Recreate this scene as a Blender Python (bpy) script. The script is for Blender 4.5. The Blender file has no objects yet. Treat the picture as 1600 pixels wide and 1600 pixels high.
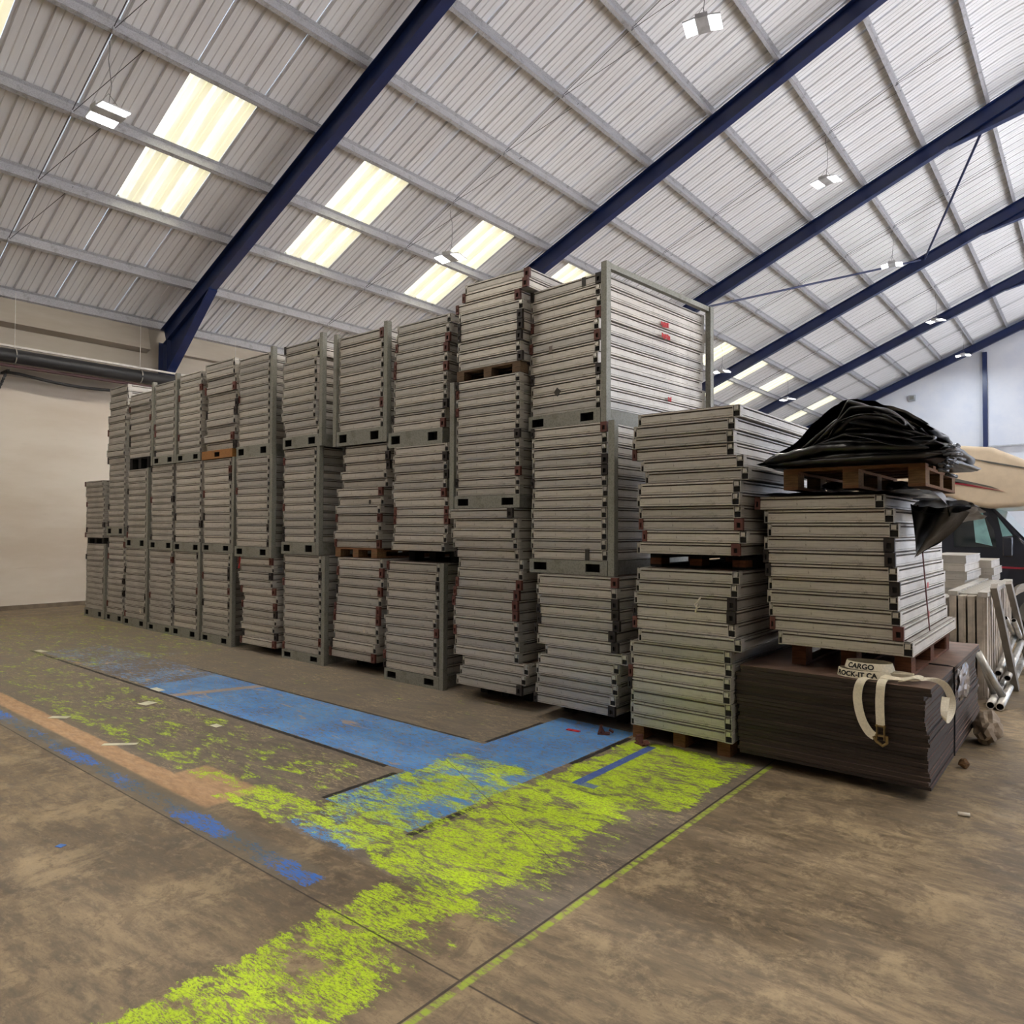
import bpy, bmesh, math, random
from mathutils import Vector, Matrix, noise as mnoise
R = math.radians
random.seed(7)
scene = bpy.context.scene

EXPOSURE = 0.0
WORLD = 2.2
SUN = 44.0
SKYEM = 0.9
LAMPW = 190.0
RED = [(1.01, 3.704, 0.14, 0.06, 'red printed block high on the side of the tall crate'), (1.03, 3.59, 0.16, 0.06, 'red printed smudge just below the higher red block'), (1.10, 2.985, 0.06, 0.05, 'small red printed mark low on the side of the tall crate')]

# ------------------------------------------------------------------ camera
cam_d = bpy.data.cameras.new('camera')
cam = bpy.data.objects.new('camera', cam_d)
scene.collection.objects.link(cam)
scene.camera = cam
YAW, PIT, ROL = 0.688417, 0.022714, 0.0049524
F_ = Vector((-math.sin(YAW) * math.cos(PIT), math.cos(YAW) * math.cos(PIT), math.sin(PIT)))
R_ = Vector((math.cos(YAW), math.sin(YAW), 0.0))
U_ = R_.cross(F_)
R2 = R_ * math.cos(ROL) + U_ * math.sin(ROL)
U2 = -R_ * math.sin(ROL) + U_ * math.cos(ROL)
cam.matrix_world = Matrix(((R2.x, U2.x, -F_.x, 0), (R2.y, U2.y, -F_.y, 0), (R2.z, U2.z, -F_.z, 1.7), (0, 0, 0, 1)))
cam_d.sensor_fit = 'HORIZONTAL'
cam_d.sensor_width = 36.0
cam_d.lens = 36.0 * 1119.55 / 1600.0
cam_d.clip_end = 400

# ------------------------------------------------------------------ colour management, world
scene.view_settings.view_transform = 'Standard'
scene.view_settings.look = 'None'
scene.view_settings.gamma = 1.0
scene.view_settings.exposure = EXPOSURE
scene.view_settings.use_curve_mapping = False
scene.cycles.max_bounces = 7
scene.cycles.diffuse_bounces = 4
scene.cycles.use_adaptive_sampling = True
scene.cycles.adaptive_threshold = 0.03
scene.cycles.glossy_bounces = 3
scene.cycles.transmission_bounces = 3
scene.cycles.sample_clamp_indirect = 6.0
scene.cycles.use_denoising = True
world = bpy.data.worlds.new('sky')
scene.world = world
world.use_nodes = True
bg = world.node_tree.nodes['Background']
bg.inputs[0].default_value = (0.48, 0.69, 1.0, 1)
bg.inputs[1].default_value = WORLD

sun_d = bpy.data.lights.new('sun', 'SUN'); sun_d.energy = SUN; sun_d.angle = R(1.0); sun_d.color = (1.0, 0.97, 0.96)
sun = bpy.data.objects.new('sun', sun_d); scene.collection.objects.link(sun)
# low sun entering by openings added in the unseen side wall
sun.rotation_euler = Vector((-math.cos(R(33)) * math.cos(R(12)), -math.cos(R(33)) * math.sin(R(12)), -math.sin(R(33)))).to_track_quat('-Z', 'Y').to_euler()

# ------------------------------------------------------------------ pendant lamp lights (their housings are built further down)
ALPHA = R(22.9)
CA, SA = math.cos(ALPHA), math.sin(ALPHA)
XE, ZE = -17.0, 6.37            # eaves purlin line
LAMP_SPOTS = [(-5.1, y, 10.22) for y in (-3.5, 4.2, 11.2, 18.2, 25.3, 33.2, 40.6)] + \
             [(-11.1, y, 7.72) for y in (-3.5, 4.2, 11.3, 18.4, 26.0, 33.4)] + \
             [(5.1, y, 10.22) for y in (-3.5, 4.2, 11.2, 18.2, 25.3, 33.2, 40.6)]

def lamp_light(x, y, z, parent, watt, col):
    ld = bpy.data.lights.new('lamp_light', 'AREA')
    ld.shape = 'RECTANGLE'; ld.size = 0.5; ld.size_y = 0.34
    ld.energy = watt; ld.color = col
    lo = bpy.data.objects.new('light_emitter', ld)
    scene.collection.objects.link(lo); lo.parent = parent
    lo.location = (0, 0, -0.10)
    return lo

# ------------------------------------------------------------------ node helper
def lin(c):
    c = c / 255.0
    return c / 12.92 if c <= 0.04045 else ((c + 0.055) / 1.055) ** 2.4
def rgb(r, g, b):
    return (lin(r), lin(g), lin(b), 1.0)

class NB:
    def __init__(self, name):
        self.m = bpy.data.materials.new(name); self.m.use_nodes = True
        self.nt = self.m.node_tree; self.nt.nodes.clear()
        self.out = self.nt.nodes.new('ShaderNodeOutputMaterial')
        self.b = self.nt.nodes.new('ShaderNodeBsdfPrincipled')
        self.nt.links.new(self.b.outputs[0], self.out.inputs[0])
    def n(self, t): return self.nt.nodes.new(t)
    def put(self, sock, v):
        if isinstance(v, bpy.types.NodeSocket): self.nt.links.new(v, sock)
        elif v is not None: sock.default_value = v
    def coord(self, which='Object', scale=(1, 1, 1), rot=(0, 0, 0)):
        c = self.n('ShaderNodeTexCoord'); mp = self.n('ShaderNodeMapping')
        self.put(mp.inputs[0], c.outputs[which]); mp.inputs['Scale'].default_value = scale; mp.inputs['Rotation'].default_value = rot
        return mp.outputs[0]
    def noise(self, vec, scale, detail=4, rough=0.55, dist=0.0):
        t = self.n('ShaderNodeTexNoise'); self.put(t.inputs['Vector'], vec)
        t.inputs['Scale'].default_value = scale; t.inputs['Detail'].default_value = detail
        t.inputs['Roughness'].default_value = rough; t.inputs['Distortion'].default_value = dist
        return t.outputs['Fac']
    def voro(self, vec, scale):
        t = self.n('ShaderNodeTexVoronoi'); self.put(t.inputs['Vector'], vec); t.inputs['Scale'].default_value = scale
        return t.outputs['Distance']
    def math(self, op, a, b=None, c=None, clamp=False):
        t = self.n('ShaderNodeMath'); t.operation = op; t.use_clamp = clamp
        self.put(t.inputs[0], a); self.put(t.inputs[1], b)
        if c is not None: self.put(t.inputs[2], c)
        return t.outputs[0]
    def smooth(self, v, lo, hi, a=0.0, b=1.0):
        t = self.n('ShaderNodeMapRange'); t.interpolation_type = 'SMOOTHSTEP'
        self.put(t.inputs[0], v); t.inputs[1].default_value = lo; t.inputs[2].default_value = hi
        t.inputs[3].default_value = a; t.inputs[4].default_value = b
        return t.outputs[0]
    def mix(self, fac, a, b, mode='MIX'):
        t = self.n('ShaderNodeMix'); t.data_type = 'RGBA'; t.blend_type = mode
        self.put(t.inputs[0], fac); self.put(t.inputs[6], a); self.put(t.inputs[7], b)
        return t.outputs[2]
    def bump(self, h, dist=0.002, strength=0.5):
        t = self.n('ShaderNodeBump'); t.inputs['Strength'].default_value = strength; t.inputs['Distance'].default_value = dist
        self.put(t.inputs['Height'], h); self.put(self.b.inputs['Normal'], t.outputs[0])
    def rand(self):
        return self.n('ShaderNodeObjectInfo').outputs['Random']
    def set(self, col=None, rough=None, metal=None, spec=None, emit=None, estr=None, trans=None, alpha=None):
        b = self.b.inputs
        self.put(b['Base Color'], col); self.put(b['Roughness'], rough); self.put(b['Metallic'], metal)
        if spec is not None: b['Specular IOR Level'].default_value = spec
        if emit is not None: self.put(b['Emission Color'], emit); b['Emission Strength'].default_value = estr or 1
        if trans is not None: b['Transmission Weight'].default_value = trans
        if alpha is not None: self.put(b['Alpha'], alpha)
        return self.m

def simple(name, c, rough=0.6, metal=0.0, var=0.12, scale=6.0, spec=0.4, bump=0.0):
    k = NB(name)
    nz = k.noise(k.coord(), scale, 5, 0.6)
    dark = tuple(v * (1 - var * 1.6) for v in c[:3]) + (1,)
    lite = tuple(min(1, v * (1 + var)) for v in c[:3]) + (1,)
    col = k.mix(k.smooth(nz, 0.3, 0.7), dark, lite)
    if bump: k.bump(nz, bump, 0.5)
    return k.set(col, rough, metal, spec)

M = {}
def alu(name, base, dark, speck=0.5, metal=0.35, rough=0.45):
    k = NB(name)
    co = k.coord()
    big = k.noise(co, 2.2, 4, 0.6)
    st = k.noise(k.coord(scale=(1.2, 1.2, 26)), 3.0, 5, 0.65)
    vert = k.noise(k.coord(scale=(14, 14, 0.6)), 5.0, 3, 0.6)
    sp = k.noise(co, 42.0, 2, 0.5)
    spm = k.smooth(sp, 0.66, 0.74, 0.0, speck)
    col = k.mix(k.smooth(big, 0.3, 0.7), base, tuple(v * 0.82 for v in base[:3]) + (1,))
    col = k.mix(k.smooth(st, 0.46, 0.70, 0, 0.45), col, dark)
    sm_ = k.noise(k.coord(scale=(1, 1, 2)), 7.5, 6, 0.78, 0.4)
    col = k.mix(k.smooth(sm_, 0.60, 0.72, 0, 0.5), col, rgb(92, 80, 68))
    col = k.mix(k.smooth(vert, 0.60, 0.70, 0, 0.25), col, dark)
    col = k.mix(spm, col, rgb(60, 48, 42))
    hv = k.n('ShaderNodeHueSaturation'); k.put(hv.inputs['Color'], col)
    k.put(hv.inputs['Value'], k.smooth(k.rand(), 0, 1, 0.86, 1.12))
    k.put(hv.inputs['Saturation'], k.math('MULTIPLY_ADD', k.rand(), 0.5, 0.75))
    k.bump(k.noise(co, 30, 3, 0.6), 0.0015, 0.25)
    return k.set(hv.outputs[0], k.smooth(big, 0.2, 0.8, rough - 0.08, rough + 0.12), metal, 0.4)
M['alu'] = alu('weathered_aluminium', (0.60, 0.572, 0.532, 1), (0.28, 0.25, 0.215, 1), metal=0.45, rough=0.40)
M['groove'] = simple('dark_groove', rgb(92, 80, 70), 0.7, 0.2, var=0.3, scale=14)  # recess faces get a darker tone than the rails
M['tab'] = simple('bright_aluminium', (0.62, 0.60, 0.56, 1), 0.35, 0.5)
M['black'] = simple('hollow_shade_black', (0.012, 0.011, 0.011, 1), 0.8)  # flat black put in for the shade inside hollow ends
M['capred'] = simple('brown_plastic_cap', rgb(98, 58, 52), 0.55)
M['capblk'] = simple('black_plastic_cap', rgb(44, 38, 38), 0.5)
M['ply'] = simple('deck_ply', rgb(96, 74, 62), 0.6, var=0.25, scale=12)
def galv(name, c, rust=0.12):
    k = NB(name); co = k.coord()
    v = k.n('ShaderNodeTexVoronoi'); k.put(v.inputs['Vector'], co); v.inputs['Scale'].default_value = 60
    g = k.smooth(v.outputs['Distance'], 0.0, 0.7)
    col = k.mix(g, tuple(x * 0.8 for x in c[:3]) + (1,), tuple(min(1, x * 1.15) for x in c[:3]) + (1,))
    dirt = k.noise(co, 5, 6, 0.7)
    col = k.mix(k.smooth(dirt, 0.5, 0.75, 0, 0.55), col, rgb(92, 84, 70))
    col = k.mix(k.smooth(k.noise(co, 14, 5, 0.7), 0.66, 0.74, 0, rust), col, rgb(96, 52, 30))
    return k.set(col, 0.5, 0.35, 0.4)
M['galv'] = galv('galvanised_steel', rgb(134, 134, 127))
M['rust'] = galv('rusty_steel', rgb(150, 105, 60), 0.9)
M['purlin'] = galv('purlin_steel', rgb(176, 176, 180), 0.0)
M['navy'] = simple('navy_blue_paint', rgb(22, 38, 84), 0.34, 0.0, 0.10, 3.0, 0.5)
def wood(name, c, var=0.5):
    k = NB(name)
    g = k.noise(k.coord(scale=(1.2, 9, 14)), 6, 5, 0.6, 0.6)
    f = k.noise(k.coord(), 40, 4, 0.7)
    col = k.mix(k.smooth(g, 0.3, 0.7), c, tuple(v * (1 - var) for v in c[:3]) + (1,))
    col = k.mix(k.smooth(f, 0.55, 0.7, 0, 0.4), col, tuple(v * 0.35 for v in c[:3]) + (1,))
    k.bump(f, 0.003, 0.6)
    return k.set(col, 0.8, 0.0, 0.2)
M['wood'] = wood('pallet_wood', rgb(132, 94, 66))
M['woodgrey'] = wood('grey_pallet_wood', rgb(118, 98, 80))
M['woodpale'] = wood('chipboard_block', rgb(134, 104, 74), 0.5)
M['woodred'] = wood('stained_timber', rgb(104, 66, 46))
M['blackwood'] = wood('black_timber', rgb(30, 28, 28))

def roofmat():
    k = NB('white_roof_sheet'); co = k.coord()
    big = k.noise(co, 0.35, 4, 0.6); st = k.noise(k.coord(scale=(0.3, 6, 0.3)), 2.0, 4, 0.6)
    col = k.mix(k.smooth(big, 0.3, 0.7), (0.86, 0.86, 0.87, 1), (0.78, 0.77, 0.78, 1))
    col = k.mix(k.smooth(st, 0.5, 0.75, 0, 0.3), col, (0.52, 0.49, 0.46, 1))
    return k.set(col, 0.55, 0.0, 0.3)
M['roof'] = roofmat()
def skylight():
    k = NB('translucent_skylight'); 
    co = k.coord('Object')
    sp = k.n('ShaderNodeSeparateXYZ'); k.put(sp.inputs[0], co)
    w = k.math('SINE', k.math('MULTIPLY', sp.outputs[1], 2 * math.pi / 0.3889))
    st = k.noise(k.coord(scale=(0.4, 5, 0.4)), 2.4, 4, 0.6)
    v = k.math('ADD', k.math('MULTIPLY', w, 0.26), st)
    col = k.mix(k.smooth(v, 0.32, 0.78), (0.78, 0.72, 0.46, 1), (0.96, 0.97, 0.84, 1))
    stain = k.noise(co, 2.2, 6, 0.7)
    col = k.mix(k.smooth(stain, 0.50, 0.72, 0, 0.6), col, (0.66, 0.60, 0.42, 1))
    return k.set((0.75, 0.74, 0.65, 1), 0.4, 0, 0.3, emit=col, estr=SKYEM)
M['sky'] = skylight()
def wallmat(name, c, c2):
    k = NB(name); co = k.coord()
    big = k.noise(k.coord(scale=(1, 0.25, 1)), 0.9, 5, 0.6)
    col = k.mix(k.smooth(big, 0.35, 0.7), c, c2)
    col = k.mix(k.smooth(k.noise(k.coord(scale=(1, 0.5, 6)), 2.5, 6, 0.7), 0.62, 0.8, 0, 0.35), col, tuple(v * 0.6 for v in c2[:3]) + (1,))
    return k.set(col, 0.6, 0.0, 0.3)
M['lining'] = wallmat('painted_wall_board', rgb(216, 208, 198), rgb(200, 188, 174))
M['cladding'] = wallmat('beige_cladding', rgb(172, 163, 152), rgb(150, 141, 129))
M['gable'] = wallmat('white_gable_panel', rgb(224, 226, 232), rgb(214, 218, 228))

def floormat():
    k = NB('painted_concrete_floor')
    co = k.coord()
    sp = k.n('ShaderNodeSeparateXYZ'); k.put(sp.inputs[0], co)
    wn = k.noise(co, 3.5, 6, 0.72); wn2 = k.noise(co, 14, 5, 0.7)
    a1 = k.math('MULTIPLY', k.math('SUBTRACT', wn, 0.5), 0.10)
    warp = k.math('ADD', a1, k.math('MULTIPLY', k.math('SUBTRACT', wn2, 0.5), 0.05))
    X = sp.outputs[0]; Y = sp.outputs[1]
    def box(x0, x1, y0, y1):
        return k.math('MINIMUM', k.math('MINIMUM', k.math('SUBTRACT', X, x0), k.math('SUBTRACT', x1, X)),
                      k.math('MINIMUM', k.math('SUBTRACT', Y, y0), k.math('SUBTRACT', y1, Y)))
    def wob(sd, amt=1.0): return k.math('MULTIPLY_ADD', warp, amt, sd)
    def field(sd, soft, dens): return k.smooth(sd, -soft, soft, 0.0, dens)
    def mx(*f):
        r = f[0]
        for q in f[1:]: r = k.math('MAXIMUM', r, q)
        return r
    VX = R(39.4)
    streak = k.noise(k.coord(scale=(1, 3.2, 1), rot=(0, 0, -VX)), 9, 8, 0.72)
    streak2 = k.noise(k.coord(scale=(1, 4.0, 1), rot=(0, 0, -VX)), 3.2, 7, 0.7)
    fine = k.noise(k.coord(scale=(1, 2.0, 1), rot=(0, 0, -VX)), 48, 5, 0.75)
    bigp = k.noise(co, 0.8, 5, 0.6)
    med = k.noise(co, 2.1, 6, 0.65)
    # bare concrete
    outer = k.mix(k.smooth(streak2, 0.34, 0.66), rgb(108, 94, 76), rgb(160, 140, 112))
    outer = k.mix(k.smooth(bigp, 0.40, 0.64, 0.0, 0.7), outer, rgb(92, 81, 68))
    outer = k.mix(k.smooth(streak, 0.50, 0.72, 0, 0.40), outer, rgb(192, 168, 132))
    outer = k.mix(k.smooth(k.noise(co, 2.6, 8, 0.74, 0.3), 0.48, 0.64, 0, 0.6), outer, rgb(184, 162, 128))
    outer = k.mix(k.smooth(k.noise(co, 5.2, 8, 0.76, 0.5), 0.52, 0.62, 0, 0.45), outer, rgb(84, 72, 60))
    outer = k.mix(k.smooth(k.noise(co, 6.0, 7, 0.75, 0.4), 0.56, 0.70, 0, 0.6), outer, rgb(88, 73, 60))
    outer = k.mix(k.smooth(fine, 0.54, 0.72, 0, 0.55), outer, rgb(76, 64, 54))
    inner = k.mix(k.smooth(streak2, 0.35, 0.68), rgb(96, 88, 80), rgb(132, 121, 107))
    scr2 = k.noise(k.coord(scale=(1, 4.5, 1), rot=(0, 0, -VX)), 20, 7, 0.8, 0.5)
    scratch = k.math('MAXIMUM', k.smooth(streak, 0.52, 0.63, 0, 0.6), k.smooth(scr2, 0.53, 0.62, 0, 0.8))
    scratch = k.math('MULTIPLY', scratch, k.smooth(med, 0.40, 0.62, 0.12, 1.0))
    inner = k.mix(scratch, inner, rgb(190, 166, 130))
    inner = k.mix(k.smooth(fine, 0.62, 0.8, 0, 0.4), inner, rgb(66, 60, 54))
    zone = k.smooth(wob(box(-30, -1.87, 2.36, 30), 0.25), -0.01, 0.01)
    farfade = k.smooth(X, -14.5, -11.5)
    zone = k.math('MULTIPLY', zone, k.math('MULTIPLY_ADD', farfade, 0.6, 0.4))
    col = k.mix(zone, outer, inner)
    pale = k.mix(k.smooth(streak2, 0.35, 0.68), rgb(204, 206, 210), rgb(222, 224, 228))  # pale unseen zone added to bounce light up to the roof
    col = k.mix(k.smooth(X, 6.0, 7.5), col, pale)
    # bare tan strip
    tan = k.mix(k.smooth(streak, 0.3, 0.7), rgb(196, 160, 122), rgb(160, 128, 98))
    tm = k.math('MAXIMUM', field(wob(box(-14, -4.25, 2.20, 2.37), 0.5), 0.012, 1), field(wob(box(-4.95, -4.2, 2.2, 2.60), 0.8), 0.02, 0.9))
    col = k.mix(tm, col, tan)
    col = k.mix(field(wob(box(-14, -3.0, 1.99, 2.20), 0.4), 0.02, 0.7), col, rgb(112, 104, 90))
    # blue paint
    cov = k.math('ADD', k.math('MULTIPLY', streak, 0.62), k.math('MULTIPLY', fine, 0.38))
    covb = k.math('ADD', k.math('MULTIPLY', cov, 0.75), k.math('MULTIPLY', med, 0.25))
    B = mx(field(wob(box(-7.9, -3.0, 3.43, 4.26), 0.15), 0.008, 0.60), field(wob(box(-11.1, -7.6, 3.46, 4.30), 0.6), 0.02, 0.53),
           field(wob(box(-11.0, -9.4, 4.2, 4.9), 2.0), 0.15, 0.50),
           field(wob(box(-3.78, -3.0, 2.75, 5.30), 0.3), 0.01, 0.60), field(wob(box(-3.72, -3.0, 2.36, 2.9), 2.0), 0.06, 0.56))
    Bl = field(wob(box(-9.0, -2.9, 2.0, 2.17), 1.2), 0.05, 0.525)
    scb = k.math('MULTIPLY_ADD', k.smooth(scr2, 0.50, 0.60), -0.16, 0.0)
    bm = k.smooth(k.math('ADD', k.math('ADD', covb, scb), B), 1.02, 1.06)
    scb_ = k.math('MULTIPLY_ADD', k.smooth(scr2, 0.46, 0.58), -0.12, 0.0)
    blm = k.smooth(k.math('ADD', k.math('ADD', k.math('ADD', k.math('MULTIPLY', cov, 0.65), k.math('MULTIPLY', med, 0.35)), scb_), Bl), 0.965, 1.015)
    bluec = k.mix(k.smooth(med, 0.3, 0.7), rgb(62, 134, 210), rgb(92, 150, 205))
    bluec = k.mix(k.smooth(fine, 0.6, 0.8, 0, 0.5), bluec, rgb(60, 96, 140))
    fade = k.smooth(X, -10.5, -6.8, 0.55, 1.0)
    col = k.mix(k.math('MULTIPLY', bm, fade), col, bluec)
    col = k.mix(k.math('MULTIPLY', blm, 0.9), col, k.mix(k.smooth(med, 0.48, 0.56), rgb(64, 104, 138), rgb(44, 118, 214)))
    # rubbed tan tracks across the blue
    tr = k.smooth(k.math('ABSOLUTE', k.math('SUBTRACT', k.math('ADD', X, k.math('MULTIPLY', Y, -0.35)), -8.45)), 0.03, 0.10, 0.8, 0)
    col = k.mix(k.math('MULTIPLY', tr, field(box(-11, -3, 3.43, 4.26), 0.02, 1)), col, rgb(176, 148, 112))
    rub = k.smooth(k.noise(k.coord(rot=(0, 0, 0.6), scale=(1, 5, 1)), 2.3, 5, 0.6, 0.8), 0.60, 0.66, 0, 0.75)
    col = k.mix(k.math('MULTIPLY', rub, field(box(-11, -3, 3.43, 4.26), 0.02, 1)), col, rgb(184, 152, 112))
    # black edging lines
    L = mx(field(wob(box(-11.3, -3.95, 3.385, 3.435), 0.35), 0.010, 1), field(wob(box(-8.4, -3.95, 4.258, 4.292), 0.35), 0.010, 1),
           field(wob(box(-3.825, -3.775, 2.75, 3.36), 0.35), 0.010, 1), field(wob(box(-3.825, -3.775, 4.30, 5.05), 0.35), 0.010, 1),
           field(wob(box(-3.005, -2.945, 4.30, 5.15), 0.40), 0.010, 1), field(wob(box(-3.0, -2.945, 2.72, 3.25), 0.40), 0.010, 1))
    Lm = k.smooth(k.math('ADD', cov, L), 1.33, 1.40)
    col = k.mix(Lm, col, rgb(42, 38, 37))
    # green-yellow paint
    G = mx(field(wob(box(-3.0, -1.90, 2.30, 5.2), 2.2), 0.10, 0.61), field(wob(box(-3.85, -2.8, 2.36, 4.1), 2.4), 0.14, 0.59),
           field(wob(box(-2.75, -1.95, 0.6, 2.7), 2.6), 0.12, 0.60),
           field(wob(box(-4.4, -3.6, 2.30, 2.74), 2.0), 0.08, 0.60), field(wob(box(-10.5, -3.85, 2.40, 3.38), 1.0), 0.10, 0.535),
           field(wob(box(-8.2, -4.5, 2.38, 2.66), 1.8), 0.10, 0.565), field(wob(box(-16.0, -9.0, 2.7, 6.2), 2.0), 0.5, 0.53),
           field(wob(box(-9.0, -3.85, 4.32, 5.6), 2.0), 0.3, 0.49), field(wob(box(-3.78, -3.0, 3.0, 5.3), 1.0), 0.05, 0.46),
           field(wob(box(-7.9, -3.8, 3.43, 4.26), 0.5), 0.05, 0.43))
    G = k.math('SUBTRACT', G, field(wob(box(-2.2, -1.86, 1.9, 4.0), 3.0), 0.10, 0.08))
    patch = k.noise(k.coord(scale=(1, 2.2, 1), rot=(0, 0, -VX)), 3.4, 7, 0.72, 0.5)
    cg = k.math('ADD', k.math('ADD', k.math('MULTIPLY', streak, 0.30), k.math('MULTIPLY', fine, 0.22)), k.math('MULTIPLY', patch, 0.48))
    gm = k.smooth(k.math('ADD', k.math('MULTIPLY_ADD', k.smooth(scr2, 0.50, 0.60), -0.09, 0.0), k.math('ADD', cg, G)), 1.050, 1.105)
    green = k.mix(k.smooth(fine, 0.35, 0.7), rgb(206, 236, 34), rgb(172, 204, 46))
    green = k.mix(k.smooth(X, -10, -4.5, 0.45, 0.0), green, rgb(140, 142, 84))
    col = k.mix(k.math('MULTIPLY', gm, 0.95), col, green)
    dk = k.math('MULTIPLY', k.smooth(fine, 0.50, 0.64, 0, 0.75), gm)
    col = k.mix(dk, col, rgb(96, 110, 52))
    # blue tape corner mark
    tp = mx(field(box(-2.76, -2.69, 4.0, 5.05), 0.004, 1), field(box(-2.76, -2.58, 3.99, 4.06), 0.004, 0.8))
    col = k.mix(k.math('MULTIPLY', tp, k.smooth(fine, 0.25, 0.5, 0.35, 1)), col, rgb(70, 98, 168))
    # seams and joints
    J = mx(field(wob(box(-40, 3, 1.985, 1.995), 0.03), 0.006, 1), field(wob(box(-1.885, -1.872, -5, 6), 0.03), 0.005, 1),
           field(wob(box(-12.8, -12.79, 2.4, 5.3), 0.0), 0.01, 0.5), field(wob(box(-40, -12.0, 5.0, 5.01), 0.0), 0.01, 0.4),
           field(wob(box(1.2, 1.21, -10, 40), 0.0), 0.008, 0.6))
    col = k.mix(k.smooth(J, 0.3, 0.9, 0, 0.85), col, rgb(48, 42, 36))
    yl = field(wob(box(-1.868, -1.835, 0, 5.2), 0.06), 0.006, 1)
    col = k.mix(k.math('MULTIPLY', yl, k.smooth(streak, 0.40, 0.55)), col, rgb(160, 180, 64))
    # diagonal hair crack
    cr = k.smooth(k.math('ABSOLUTE', k.math('ADD', k.math('SUBTRACT', Y, k.math('MULTIPLY', X, -0.508)), k.math('MULTIPLY_ADD', warp, 0.3, -1.893))), 0.001, 0.005, 0.8, 0)
    col = k.mix(k.math('MULTIPLY', cr, field(box(-3.75, -2.1, 2, 4.0), 0.02, 1)), col, rgb(60, 52, 44))
    hgt = k.math('ADD', k.math('MULTIPLY', fine, 0.4), k.math('SUBTRACT', k.math('MULTIPLY', gm, 0.4), J))
    k.bump(hgt, 0.004, 0.4)
    rough = k.smooth(streak2, 0.3, 0.7, 0.42, 0.62)
    return k.set(col, rough, 0.0, 0.4)
M['floor'] = floormat()

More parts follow.
